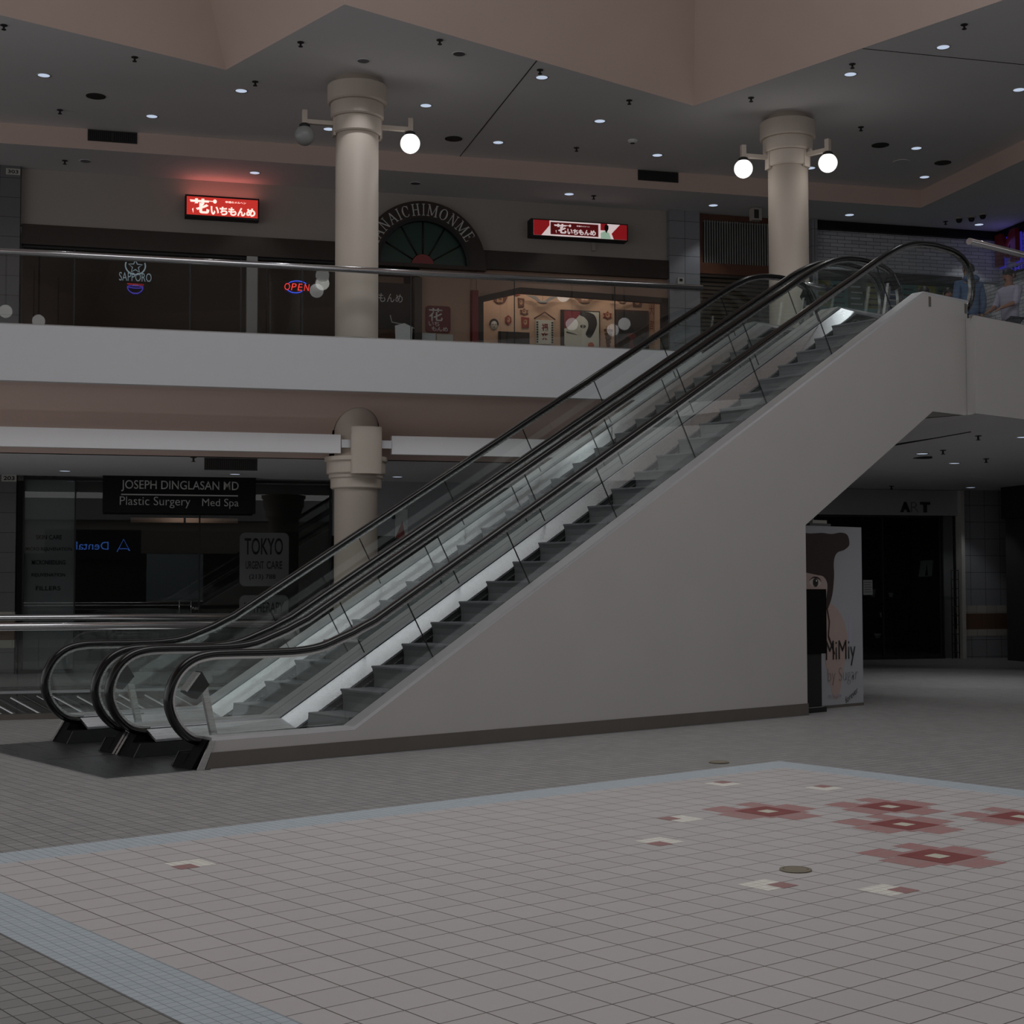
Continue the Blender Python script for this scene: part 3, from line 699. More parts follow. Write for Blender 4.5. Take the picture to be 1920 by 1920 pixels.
l = bpy.data.lights.new('sign_glow', 'AREA'); l.shape = 'RECTANGLE'; l.size = 1.15; l.size_y = .06; l.energy = .9; l.color = (1, .22, .18)
o = bpy.data.objects.new('sign_glow', l); S.collection.objects.link(o); o.parent = t; o.location = (.61, .03, .385); o.rotation_euler = (PI, 0, 0)

t = wthing('light_box_sign', 'dim long light box with a kimono figure and white lettering right of the arch', 'sign', 6.98, 25.05, 7.575)
W_, H_ = 1.81, .31
b = MB(); b.box(0, W_, -.08, .15, 0, H_); b.build('case', 'ink', t)
b = MB(); b.use('sign_dim_white').box(.05, W_-.02, -.084, -.078, .02, H_-.02)
b.use('sign_dim_red'); b.prism([(.05, .02), (.19, .02), (.34, .20), (.34, .29), (.05, .29)], 'y', -.086, -.083); b.prism([(1.54, .02), (W_-.02, .02), (W_-.02, .29), (1.66, .29), (1.50, .12)], 'y', -.086, -.083)
b.use('sign_dim_deep'); b.box(.36, 1.25, -.087, -.083, .045, .265)
b.build('lit_panel', None, t)
sheet('kimono_picture', [(rect(1.29, 1.49, .02, .29), 'sign_dim_white'), ([(1.29, .17), (1.40, .17), (1.42, .29), (1.29, .29)], 'sign_dim_red'), ([(1.29, .02), (1.29, .12), (1.37, .16), (1.45, .13), (1.49, .02)], 'sign_green'), (ell(1.40, .235, .035, .045), 'ink'), ([(1.36, .2), (1.40, .12), (1.44, .2), (1.44, .26), (1.38, .27)], 'ink')], t, -.084, .003)
kana_sign(t, 'sign_dim_white', .40, 1.22, .05, .26, -.087, 'sign_dim_deep')
b = MB(); b.box(1.19, 1.26, .10, .15, -.16, -.02); b.build('junction_box', 'wall_paint', t)

# arched sign with fan window
t = wthing('arch_sign', 'dark arched sign reading HANAICHIMONME over a green fan window', 'sign', 5.07, 25.2, 6.97)
R1, R0 = 1.115, .80
def arc(r, a0, a1, n): return [(r*math.cos(a0+(a1-a0)*k/n), r*math.sin(a0+(a1-a0)*k/n)) for k in range(n+1)]
b = MB(); b.prism(arc(R1, 0, PI, 40)+arc(R0, PI, 0, 40), 'y', -.16, -.02); b.build('arch_board', 'dark_wood', t)
b = MB(); b.prism(arc(R0+.02, 0, PI, 36)+arc(R0-.035, PI, 0, 36), 'y', -.175, -.02); b.build('inner_rim', 'dark_frame', t)
for k in range(6):
    a0, a1 = PI*k/6+.02, PI*(k+1)/6-.02
    b = MB(); b.prism(arc(R0-.03, a0, a1, 8)+arc(.21, a1, a0, 4), 'y', -.06, -.04); b.build('green_pane', 'fan_green', t)
for k in range(1, 6):
    a = PI*k/6; c, s_ = math.cos(a), math.sin(a)
    b = MB(); b.tube([(.2*c, -.07, .2*s_), ((R0-.02)*c, -.07, (R0-.02)*s_)], .014, 6); b.build('glazing_bar', 'dark_frame', t)
b = MB(); b.prism(arc(.20, 0, PI, 20), 'y', -.075, -.04); b.build('centre_disc', 'fan_red', t)
b = MB(); b.box(-R1, R1, -.17, -.02, -.05, .015); b.build('sill', 'dark_wood', t)
GL = {  # serif capitals as strokes on a 0..1 box: (x0,z0,x1,z1,thickness)
 'H': [(.22,0,.22,1,.13),(.78,0,.78,1,.13),(.22,.5,.78,.5,.06),(.05,0,.39,0,.05),(.61,0,.95,0,.05),(.05,1,.39,1,.05),(.61,1,.95,1,.05)],
 'A': [(.12,0,.5,1,.07),(.5,1,.86,0,.14),(.28,.36,.70,.36,.05),(0,0,.26,0,.05),(.70,0,1,0,.05)],
 'N': [(.2,0,.2,1,.07),(.2,1,.8,0,.14),(.8,0,.8,1,.07),(.04,1,.26,1,.05),(.64,1,.96,1,.05),(.04,0,.36,0,.05)],
 'I': [(.5,0,.5,1,.22),(.2,0,.8,0,.05),(.2,1,.8,1,.05)],
 'M': [(.14,0,.14,1,.06),(.14,1,.5,.08,.12),(.5,.08,.86,1,.06),(.86,0,.86,1,.13),(0,0,.28,0,.05),(.70,0,1,0,.05),(0,1,.2,1,.05),(.8,1,1,1,.05)],
 'E': [(.25,0,.25,1,.15),(.05,0,.85,0,.05),(.05,1,.82,1,.05),(.25,.52,.62,.52,.05),(.85,0,.90,.26,.05),(.82,1,.84,.78,.05),(.62,.40,.62,.64,.05)],
}
def ringstroke(cx, cz, a, b_, a0, a1, t0, n=22):
    return [((cx+a*math.cos(q), cz+b_*math.sin(q)), (cx+(a-t0*(.45+.55*abs(math.cos(q))))*math.cos(q), cz+(b_-.05)*math.sin(q))) for q in [a0+(a1-a0)*k/n for k in range(n+1)]]
wd_ = {'H': 1.0, 'A': .95, 'N': 1.0, 'I': .5, 'C': .92, 'M': 1.2, 'O': 1.0, 'E': .85}
word = 'HANAICHIMONME'; hl = .195; rb = .865
tot = sum(wd_[c] for c in word); a_ = rad(164); span = rad(164-29)
for c in word:
    wl = wd_[c]/tot; ac = a_-span*wl/2; a_ -= span*wl
    wm = .92*span*wl*rb
    b = MB()
    def put(x, z):
        X = (x-.5)*wm; Zr = rb+z*hl; th = ac-PI/2
        return (X*math.cos(th)-Zr*math.sin(th), X*math.sin(th)+Zr*math.cos(th))
    if c in 'CO':
        a0, a1 = (rad(40), rad(320)) if c == 'C' else (0, 2*PI)
        st = ringstroke(.5, .5, .46, .51, a0, a1, .17)
        for (o0, i0_), (o1, i1_) in zip(st, st[1:]): b.prism([put(*o0), put(*o1), put(*i1_), put(*i0_)], 'y', -.172, -.158)
        if c == 'C': b.prism([put(.80, .62), put(.86, .62), put(.86, .95), put(.80, .95)], 'y', -.172, -.158)
    else:
        for x0, z0, x1, z1, th in GL[c]:
            dx, dz_ = x1-x0, z1-z0
            if abs(dz_) < 1e-6: q = [(x0, z0-.025), (x1, z0-.025), (x1, z0+.025), (x0, z0+.025)]
            else: q = [(x0-th/2, z0), (x0+th/2, z0), (x1+th/2, z1), (x1-th/2, z1)]
            b.prism([put(*p) for p in q], 'y', -.172, -.158)
    b.build('letter', 'grey_letter', t)

# dark shop windows left of the column
def shopwin(n_, w0, w1, z0, z1, mull, nn=25.2, m='shop_glass'):
    b = MB(); b.use('dark_frame'); b.box(w0, w1, nn-.03, nn+.03, z1-.04, z1); b.box(w0, w1, nn-.03, nn+.03, z0, z0+.06)
    for x in mull: b.box(x-.012, x+.012, nn-.03, nn+.03, z0, z1)
    b.use(m); b.box(w0, w1, nn-.004, nn+.004, z0+.05, z1-.03)
    return struct(b.build(n_, rz=WA))
shopwin('window_1', -1.58, 2.04, F2, 6.97, [-1.57, -.75, 1.11, 1.95]); shopwin('window_2', 2.22, 4.0, F2, 6.97, [2.23, 2.98, 3.98])
b = MB(); b.box(2.04, 2.22, 25.1, 25.3, F2, 6.965); tag(b.build('door_post', 'grey_post', rz=WA), 'pale grey post between the dark shop windows on the upper floor', 'post')
def neon(t, name, pts, m, r=.008): 
    b = MB(); b.tube([(x, -.02, z) for x, z in pts], r, 6); return b.build(name, m, t)
t = wthing('neon_sign', 'dim white neon star emblem and SAPPORO lettering in the dark window', 'neon sign', .22, 25.17, 6.535)
star = [(math.sin(2*PI*k/10)*(.115 if k % 2 == 0 else .05), .165+math.cos(2*PI*k/10)*(.115 if k % 2 == 0 else .05)) for k in range(11)]
neon(t, 'star', star, 'neon_white', .009)
for q in (-1, 1): neon(t, 'laurel', [(q*.16*math.cos(a), .18+.15*math.sin(a)) for a in [rad(20-110*k/10) for k in range(11)]], 'neon_white', .012)
text('lettering', 'SAPPORO', 'neon_white', t, -.26, .26, -.08, .06, -.02, .006, -.006)
b = MB(); b.box(-.27, .27, -.008, .0, -.09, .0); b.build('backing', 'black_sign', t)
t = wthing('neon_sign', 'blue neon noodle bowl with steam and red chopsticks under the star emblem', 'neon sign', .22, 25.17, 6.24)
neon(t, 'bowl', ell(0, .12, .125, .11, 16, PI, 2*PI), 'neon_violet', .010); neon(t, 'rim', ell(0, .12, .125, .02, 20)+[(.125, .12)], 'neon_violet', .008)
neon(t, 'foot', [(-.05, .012), (.05, .012)], 'neon_violet', .012)
for k in (-.03, 0, .03): neon(t, 'steam', [(k, .13), (k-.012, .14), (k+.008, .152), (k, .162)], 'neon_white', .005)
for k in (0, .022): neon(t, 'chopstick', [(-.13, .170-k*.4), (.14, .166-k)], 'neon_pink', .005)
t = wthing('neon_sign', 'lit red OPEN neon with blue arcs in the window left of the column', 'neon sign', 2.89, 25.17, 6.49)
for k, (ch, x) in enumerate(zip('OPEN', (-.21, -.10, .01, .12))): text('letter', ch, 'neon_red', t, x, x+.092, -.058, .058, -.02, .006, -.012, shear=.18 if ch != 'O' else .1)
neon(t, 'arc', ell(.01, .02, .17, .085, 16, rad(30), rad(150)), 'neon_blue', .008); neon(t, 'arc', ell(-.03, -.01, .15, .09, 16, rad(205), rad(335)), 'neon_blue', .008)

# entrance of the arched shop: black board, beige wall, plaque, red post
b = MB(); b.box(3.98, 4.93, 26.2, 26.3, F2, 6.97); struct(b.build('wall_entrance', 'beige_wall', rz=WA))
t = wthing('black_board', 'black hanging board with chalk Japanese script right of the left column', 'board', 4.0, 25.3, 5.86)
b = MB(); b.box(0, .90, -.02, .02, 0, .81); b.build('board', 'black_board', t)
text('script', 'いちもんめ', 'grey_letter', t, .02, .74, .47, .62, -.02, .003, .0)
b = MB(); b.box(4.92, 5.05, 25.1, 25.25, F2, 6.76); tag(b.build('door_post', 'dark_wood', rz=WA), 'dark wooden door post left of the beige wall with the plaque', 'post')
b = MB(); b.box(5.05, 9.62, 25.24, 25.32, 6.60, 6.98); b.box(5.05, 5.93, 25.2, 25.32, F2, 6.98); b.build('wall_beige', 'beige_wall', rz=WA); struct(bpy.data.objects['wall_beige'])
t = wthing('plaque', 'dark red rounded plaque with white Japanese characters on the beige wall', 'sign', 5.13, 25.19, 5.82)
b = MB(); b.prism(roundrect(0, .44, 0, .46, .05), 'y', -.03, .0); b.build('board', 'plaque_red', t)
text('large_character', '花', 'grey_letter', t, .05, .30, .19, .42, -.03, .003, .015)
for k, (ch, x, z) in enumerate((('い', .05, .105), ('ち', .15, .105), ('も', .10, .02), ('ん', .20, .015), ('め', .30, .015))): text('character', ch, 'grey_letter', t, x, x+.09, z, z+.078, -.03, .003, .01)
t = wthing('notice', 'pale printed notices taped below the red plaque', 'notice', 5.07, 25.19, 5.62)
b = MB(); b.box(0, .24, -.004, 0, 0, .18); b.build('left_sheet', 'paper', t)
b = MB(); b.box(.26, .55, -.004, 0, .0, .17); b.build('right_sheet', 'white_plate', t)
b = MB(); b.box(5.94, 6.045, 25.05, 25.3, F2, 6.57); tag(b.build('red_post', 'red_paint', rz=WA), 'red post at the left edge of the lit display window', 'post')
# papers on a stand beside the column
t = wthing('menu_stand', 'low stand with a white sheet of paper right of the left column', 'stand', 4.62, 24.6, F2)
b = MB(); b.prism([(-.14, 1.07), (.02, 1.12), (.16, 1.06), (.15, .84), (-.13, .84)], 'y', -.02, 0); b.build('sheet', 'paper', t)
b = MB(); b.tube([(-.22, 0, 1.25), (-.19, 0, 1.13), (0, 0, 1.10), (.2, 0, 1.04)], .012, 6); b.build('clip_arm', 'grey_post', t)
b = MB(); b.box(-.02, .02, 0, .03, 0, .86); b.build('post', 'dark_frame', t)
b = MB(); b.box(-.2, .2, -.12, .15, 0, .03); b.build('foot', 'dark_frame', t)

# lit display window: frame, warm interior, hangings
DN = 25.88
b = MB(); b.use('warm_wall'); b.box(6.05, 9.75, DN, DN+.06, F2, 7.2); struct(b.build('wall_display', rz=WA))
b = MB(); b.use('warm_wall'); b.box(6.05, 6.11, 25.3, DN, F2, 7.2); b.box(9.62, 9.68, 25.3, DN, F2, 7.2); b.box(6.05, 9.68, 25.3, DN+.06, 7.14, 7.2); struct(b.build('wall_display_sides', rz=WA))
b = MB(); b.use('dark_wood')
b.prism([(6.05, 6.37), (6.83, 6.58), (9.62, 6.52), (9.62, 6.62), (6.83, 6.68), (6.05, 6.47)], 'y', 25.14, 25.26)
b.box(6.05, 6.16, 25.14, 25.26, F2, 6.42); b.box(9.50, 9.62, 25.14, 25.26, F2, 6.6)
b.use('beige_wall'); b.prism([(6.05, 6.45), (6.83, 6.66), (9.62, 6.6), (9.62, 6.98), (6.05, 6.98)], 'y', 25.2, 25.26)
struct(b.build('window_3', rz=WA))
b = MB(); b.box(6.16, 9.5, 25.195, 25.203, F2, 6.56); struct(b.build('window_4', 'rail_glass', rz=WA))
l = bpy.data.lights.new('display_lamp', 'AREA'); l.shape = 'RECTANGLE'; l.size = 2.9; l.size_y = .10; l.energy = 5.5; l.color = (1, .84, .72)
o = bpy.data.objects.new('display_lamp', l); S.collection.objects.link(o); o.location = P(7.7, 25.42, 6.9); o.rotation_euler = (rad(28), 0, WA)
def disp(name, label, cat, w, z, group=None): return wthing(name, label, cat, w, DN-.002, z, group)
t = disp('wall_kite', 'fan-shaped brown kite with a pale square, leftmost in the display', 'kite', 6.64, 6.59)
b = MB(); b.prism([(-.16, .075), (.16, .075), (.10, -.045), (.04, -.08), (-.05, -.08), (-.10, -.04)], 'y', -.02, 0); b.build('body', 'kite_brown', t)
b = MB(); b.box(-.055, .055, -.024, -.018, -.05, .065); b.build('pale_square', 'kite_pale', t)
text('character', '寿', 'kite_brown', t, -.04, .04, -.035, .05, -.024, .002, .01)
def smallkite(w, z, a, b_, label, m, kind):
    t = disp('wall_kite', label, 'kite', w, z, None)
    if kind == 'hex': pts = [(a*math.cos(rad(30+60*k)), b_*math.sin(rad(30+60*k))) for k in range(6)]
    elif kind == 'star': pts = [((a if k % 2 == 0 else a*.62)*math.cos(rad(30+30*k)), (b_ if k % 2 == 0 else b_*.62)*math.sin(rad(30+30*k))) for k in range(12)]
    else: pts = [(-a, b_), (a, b_*.85), (a*.9, -b_*.9), (-a*.85, -b_)]
    b = MB(); b.prism(pts, 'y', -.02, 0); b.build('body', m, t)
    b = MB(); b.prism(ell(0, .0, a*.45, b_*.5, 14), 'y', -.024, -.018); b.build('painted_face', 'kite_pale', t)
    b = MB(); b.prism(ell(-a*.1, b_*.12, a*.2, b_*.2, 10), 'y', -.027, -.02); b.build('painted_mark', 'kite_brown', t)
smallkite(6.96, 6.72, .075, .06, 'round red kite at the top of the hanging column of charms', 'kite_red', 'hex')
smallkite(7.04, 6.55, .06, .085, 'pale brown mask-shaped kite second in the hanging column', 'kite_brown', 'quad')
smallkite(7.10, 6.38, .09, .07, 'wide brown kite third in the hanging column', 'kite_brown', 'star')
smallkite(7.12, 6.19, .075, .10, 'red and white kite lowest in the hanging column', 'kite_red', 'quad')
smallkite(6.80, 6.22, .065, .09, 'small dark red mask left of the hanging column', 'kite_red', 'hex')
smallkite(8.70, 6.385, .095, .08, 'small red star-shaped kite right of the woman picture', 'kite_red', 'star')
smallkite(9.28, 6.645, .09, .075, 'square brown kite near the right end of the display', 'kite_brown', 'quad')
t = disp('wall_mask', 'white face mask with black hair, low left in the display', 'mask', 6.53, 6.12)
b = MB(); b.sphere((0, 0, 0), .085, 18, 12, (.85, .45, 1.1)); b.build('face', 'canvas_white', t)
b = MB(); b.prism([(.088*math.cos(rad(a)), .01+.10*math.sin(rad(a))) for a in range(-10, 191, 20)]+[(.06*math.cos(rad(a)), .01+.06*math.sin(rad(a))) for a in range(190, -11, -20)], 'y', -.03, 0); b.build('hair', 'ink', t)
for q in (-.025, .025):
    b = MB(); b.prism(ell(q, .0, .014, .006, 8), 'y', -.045, -.03); b.build('eye', 'ink', t)
b = MB(); b.prism(ell(0, -.045, .013, .008, 8), 'y', -.045, -.03); b.build('mouth', 'canvas_red', t)
def framed(label, w0, w1, z0, z1, fm, items, dep=.05):
    t = disp('framed_picture', label, 'picture', w0, z0)
    b = MB(); W2, H2 = w1-w0, z1-z0
    b.prism(rect(0, W2, 0, H2), 'y', -dep, 0); b.build('frame', fm, t)
    sheet('picture', items(W2, H2), t, -dep, .003); return t
framed('low black-framed dark picture at the foot of the left display wall', 6.61, 7.19, 5.62, 6.0, 'ink', lambda a, h: [(rect(.04, a-.04, .04, h-.04), 'shop_dark'), ([(.12, .04), (.2, h-.12), (.3, h-.08), (.42, h-.13), (.5, .04)], 'black_board')])
framed('framed drawing of a pale woman with a red hood and black hair', 7.79, 8.54, 5.55, 6.45, 'ink', lambda a, h: [(rect(.06, a-.02, .02, h-.02), 'canvas_white'),
  ([(.06, .55), (.06, h-.02), (.42, h-.02), (.34, h-.10), (.22, h-.22), (.12, h-.33)], 'canvas_red'),
  (catmull([(.40, h-.02), (.62, h-.06), (.69, h-.2), (.66, h-.34), (.56, h-.50), (.47, h-.44), (.52, h-.30), (.51, h-.2), (.44, h-.12), (.36, h-.09)], 4, True), 'canvas_black'),
  (ell(.42, h-.295, .055, .03), 'canvas_black'), (ell(.42, h-.295, .022, .024), 'canvas_white'), (ell(.42, h-.295, .013, .016), 'canvas_black'),
  ([(.10, h-.40), (.30, h-.45), (.30, h-.455), (.10, h-.42)], 'canvas_black'), (ell(.57, .26, .06, .055), 'canvas_orange'), ([(.06, .02), (.06, .26), (.16, .14), (.2, .02)], 'canvas_black')])
framed('dark poster with a faint red figure at the right of the display', 8.85, 9.49, 5.6, 6.50, 'black_board', lambda a, h: [(rect(.02, a-.02, .02, h-.02), 'plaque_red'), (rect(.03, a-.03, .03, h-.03), 'black_board'), (ell(.31, .42, .08, .05), 'plaque_red'), ([(.24, .2), (.30, .40), (.36, .2)], 'plaque_red')])
t = disp('hanging_banner', 'white cloth banner with red script on a roof-shaped hanger', 'banner', 7.48, 5.80)
b = MB(); b.tube([(-.20, -.04, .46), (0, -.04, .59), (.20, -.04, .46)], .014, 8); b.build('hanger', 'kite_brown', t)
b = MB(); b.box(-.17, .17, -.05, -.03, 0, .44); b.build('cloth', 'canvas_white', t)
for k in range(9):
    for x in (-.16, .125):
        b = MB(); b.box(x, x+.035, -.054, -.049, .02+.045*k, .05+.045*k); b.build('border_check', 'ink', t)
text('script', '福', 'canvas_red', t, -.06, .06, .24, .38, -.05, .003, .02); text('script', '来', 'canvas_red', t, -.08, .07, .08, .21, -.05, .003, .02)
def gull(w, z, s, label, m, flip=1):
    t = disp('hanging_gull', label, 'bird ornament', w, z, None)
    b = MB(); b.sphere((0, -.12, 0), .05*s, 12, 8, (1.9, .7, .7)); b.build('body', m, t)
    for q in (-1, 1):
        b = MB(); b.prism([(q*.03*s*flip, .02*s), (q*.14*s*flip, .11*s), (q*.33*s*flip, .13*s), (q*.16*s*flip, .055*s), (q*.05*s*flip, -.015*s)], 'y', -.13, -.11); b.build('wing', m, t)
    b = MB(); b.lathe([(.012*s, 0), (.002, .05*s)], (-.10*s, -.12, -.01), 8); b.build('beak', 'canvas_orange', t)
    b = MB(); b.tube([(0, -.12, .03), (0, -.12, 7.13-z)], .002, 5); b.build('thread', 'ink', t)
gull(7.42, 6.55, .95, 'grey and white gull ornament hanging above the banner', 'gull_grey')
gull(8.22, 6.59, 1.1, 'brown gull ornament hanging above the woman picture', 'gull_brown')
gull(8.96, 6.61, .65, 'small brown gull ornament hanging right of the larger gulls', 'gull_brown')
t = disp('wall_scroll', 'narrow red hanging scroll at the right edge of the display', 'scroll', 9.56, 5.7)
b = MB(); b.box(-.05, .05, -.02, 0, 0, 1.0); b.build('paper', 'kite_pale', t)
for k, ch in enumerate('大吉祥'): text('character', ch, 'kite_red', t, -.04, .04, .74-.28*k, .92-.28*k, -.02, .002, .01)
t = disp('potted_branch', 'dark leafy branches between the woman picture and the dark poster', 'plant', 8.66, F2)
b = MB(); b.lathe([(.06, 0), (.09, .9), (.08, .9), (.05, .05)], (0, -.15, 0), 14); b.build('vase', 'plaque_red', t)
for k in range(7):
    a = rad(60+10*k); b = MB(); b.tube([(0, -.15, .85), (.06*math.cos(a), -.15, 1.15), (.14*math.cos(a), -.15-.01*k, 1.30+.06*(k % 3))], .006, 5)
    for j in range(6): b.prism(ell(.1*math.cos(a)*(j+1)/6*1.4, 1.0+.07*j, .022, .03, 8), 'y', -.16-.004*k, -.155-.004*k)
    b.build('branch', 'gull_brown', t)

# wall controller, lattice shop front, brick shop
t = wthing('wall_controller', 'small white wall controller with a dark screen on the tiled pillar', 'controller', 9.76, 25.06, 6.86)
b = MB(); b.box(0, .12, -.05, 0, 0, .12); b.build('case', 'white_plate', t)
b = MB(); b.box(.03, .09, -.053, -.049, .05, .10); b.build('screen', 'ink', t)
t = wthing('lattice_panel', 'brown wooden lattice panel of upright slats above the shutter', 'lattice', 10.22, 25.2, 7.12)
b = MB(); b.use('red_wood'); b.box(0, 2.2, -.02, .04, .0, .20); b.box(0, 2.2, -.02, .04, 1.0, 1.10); b.box(0, .10, -.02, .04, .2, 1.0); b.build('frame', None, t)
b = MB(); b.box(.10, 2.2, .12, .14, .2, 1.0); b.build('backing', 'shop_dark', t)
for k in range(42):
    b = MB(); x = .14+.05*k; b.box(x, x+.02, 0, .03, .2, 1.0); b.build('slat', 'grey_post', t)
t = wthing('roller_shutter', 'closed slatted roller shutter below the wooden lattice', 'shutter', 10.22, 25.25, F2)
b = MB(); b.box(0, 2.2, 0, .05, 0, 2.33); b.build('curtain', 'shutter_slats', t)
b = MB(); b.box(0, 2.2, -.06, .05, 2.33, 2.385); b.build('guide', 'dark_wood', t)
t = wthing('ceiling_speaker_box', 'grey box hanging from the low ceiling left of the right column', 'box', 11.09, 24.55, ZL-.24)
b = MB(); b.box(-.09, .09, -.07, .07, 0, .22); b.build('case', 'wall_paint', t)
b = MB(); b.box(-.03, .03, -.03, .03, .22, .24); b.build('mount', 'wall_paint', t)
b = MB(); b.box(-.06, .03, -.074, -.069, .03, .19); b.build('grille', 'vent_slat', t)
# brick shop: dark header, menu boards
b = MB(); b.box(12.54, 15.6, 25.05, 25.3, 7.16, 7.30); struct(b.build('trim_9', 'dark_frame', rz=WA))
b = MB(); b.box(12.54, 16.5, 25.9, 25.95, F2, 7.2); struct(b.build('wall_kitchen', 'shop_dark', rz=WA))
random.seed(4)
mcol = ['menu_yellow', 'board_teal', 'board_green', 'menu_yellow', 'board_blue', 'board_teal', 'menu_yellow', 'board_green']
for k in range(8):
    t = wthing('menu_board', ['yellow menu board at the left end under the dark header', 'teal menu board second from the left under the dark header', 'green menu board third from the left under the dark header', 'yellow menu board behind the escalator heads, fourth from the left', 'blue menu board fifth from the left under the dark header', 'teal menu board sixth from the left under the dark header', 'yellow menu board seventh from the left, beyond the escalator loop', 'green menu board at the right end under the dark header'][k], 'menu board', 12.58+.37*k, 25.3, 6.62)
    b = MB(); b.box(0, .35, -.02, 0, 0, .52); b.build('board', mcol[k], t)
    for j in range(4):
        b = MB(); b.box(.04, .28-.04*(j % 2), -.024, -.019, .08+.11*j, .11+.11*j); b.build('text_line', 'ink' if k % 2 else 'paper', t)
b = MB(); b.use('board_teal').box(12.54, 15.6, 25.0, 25.3, F2, 6.58); struct(b.build('wall_counter', rz=WA))
text('counter_lettering', 'MENYA', 'decal_grey', None, 0, 1, 0, 1) if False else None
# big red letters with a blue glow on the right wall
t = thing('illuminated_letter', 'big red letter M with a blue glow on the right wall', 'letter', P(16.48, 25.06, 7.52), WA-PI/2)
GLm = [[(0, 0), (.17, 0), (.17, .36), (.34, .12), (.51, .36), (.51, 0), (.68, 0), (.68, .62), (.50, .62), (.34, .36), (.18, .62), (0, .62)]]
b = MB(); b.prism(GLm[0], 'y', -.16, -.06); b.build('face', 'letter_red', t)
b = MB(); cx, cz = .34, .31
b.prism([(cx+(x-cx)*1.07, cz+(z-cz)*1.07) for x, z in GLm[0]], 'y', -.055, -.03); b.build('glow_edge', 'letter_glow', t)
b = MB(); b.box(.1, .6, -.05, 0, .2, .4); b.build('mount', 'ink', t)
t = thing('illuminated_letter', 'small blue glowing sign strip under the red letter M', 'letter', P(16.48, 24.95, 7.33), WA-PI/2)
b = MB(); b.box(.05, 1.4, -.10, 0, 0, .10); b.build('case', 'ink', t)
text('lettering', 'RAMEN', 'letter_glow', t, .12, .95, .01, .09, -.10, .006, .01)
l = bpy.data.lights.new('letter_light', 'POINT'); l.energy = .8; l.color = (.25, .22, 1); l.shadow_soft_size = .2
o = bpy.data.objects.new('letter_light', l); S.collection.objects.link(o); o.location = P(16.25, 24.6, 7.85)

# ================================================================== LOWER SHOPS
shopwin('window_5', -1.5, 3.5, 0, 3.18, [-1.49, -.69, 1.3, 3.48])
t = wthing('hanging_sign', 'black hanging sign reading JOSEPH DINGLASAN MD Plastic Surgery Med Spa', 'sign', -.26, 24.9, 2.60)
b = MB(); b.box(0, 2.45, -.06, .06, 0, .60); b.build('board', 'black_sign', t)
text('name_line', 'JOSEPH DINGLASAN MD', 'grey_letter', t, .29, 2.17, .345, .53, -.06, .004, .004)
b = MB(); b.box(.29, 2.16, -.064, -.058, .285, .305); b.build('rule', 'grey_letter', t)
text('service_line', 'Plastic Surgery', 'grey_letter', t, .27, 1.39, .08, .265, -.06, .004, -.004); text('service_line', 'Med Spa', 'grey_letter', t, 1.58, 2.17, .08, .245, -.06, .004, -.004)
for x in (.35, 2.1):
    b = MB(); b.tube([(x, 0, .59), (x, 0, .62)], .012, 6); b.build('hanger', 'ink', t)
b = MB(); b.box(0, 2.45, -.03, .03, -.06+.66, -.04+.66); b.build('top_rail', 'vent_slat', t)
# interior things of that shop
b = MB(); b.box(-1.5, -.70, 25.26, 25.28, 0, 3.17); o = b.build('frosted_panel', 'frosted', rz=WA); tag(o, 'grey frosted panel with faint lettering behind the lower left shop window', 'panel')
t = wthing('window_lettering', 'five faint dark lines of window lettering on the frosted panel', 'lettering', -1.1, 25.254, 0)
for ln, z0, a in (('SKIN CARE', 2.17, .20), ('MICRO REJUVENATION', 1.97, .36), ('MICRONEEDLING', 1.76, .26), ('REJUVENATION', 1.55, .26), ('FILLERS', 1.34, .19)): text('line', ln, 'ink', t, -a, a, z0, z0+.07, 0, .002, .006)
t = wthing('lit_panel', 'two pinkish ceiling-lit panels seen through the window below the black sign', 'panel', .2, 27.2, 2.47)
for x in (0, .96):
    b = MB(); b.box(x, x+.92, -.02, .02, 0, .15); b.build('panel', 'beige_wall', t)
l = bpy.data.lights.new('clinic_light', 'AREA'); l.size = .3; l.energy = 1.1; l.color = (1, .9, .85)
o = bpy.data.objects.new('clinic_light', l); S.collection.objects.link(o); o.location = P(1.15, 26.7, 2.75); o.rotation_euler = (rad(70), 0, WA)
t = wthing('wall_panel', 'dark square panel with a light lower edge behind the lower left shop window', 'screen', .46, 25.9, 1.15)  # flat grey square with a paler lower edge
b = MB(); b.box(0, .94, 0, .04, 0, .80); b.build('panel', 'grey_reflector', t)
b = MB(); b.box(0, .94, -.012, .04, -.012, .004); b.build('lower_edge', 'grey_post', t)
b = MB(); b.box(-.7, 3.48, 25.5, 25.54, 2.33, 2.47); o = b.build('reflection_strip', 'vent_slat', rz=WA); tag(o, 'long grey strip for a reflected light band behind the lower shop glass below the black sign', 'rail')  # no real rail: the strip stands in for a band of light mirrored in the glass
def decal(label, x0, x1, z0, z1, lines):
    t = wthing('window_decal', label, 'decal', x0, 25.19, z0)
    b = MB(); b.prism(roundrect(0, x1-x0, 0, z1-z0, .09), 'y', -.003, 0); b.build('film', 'decal_grey', t)
    for s_, a, c, d, e in lines: text('lettering', s_, 'ink', t, a, c, d, e, -.003, .001, .012)
decal('grey rounded window decal reading TOKYO URGENT CARE', 1.96, 2.78, 1.40, 2.30, [('TOKYO', .08, .72, .53, .81), ('URGENT', .10, .40, .29, .42), ('CARE', .45, .71, .29, .42), ('(213) 788', .16, .60, .10, .20)])
decal('grey rounded window decal reading IV THERAPY', 1.96, 2.78, .86, 1.25, [('IV THERAPY', .08, .74, .10, .27)])
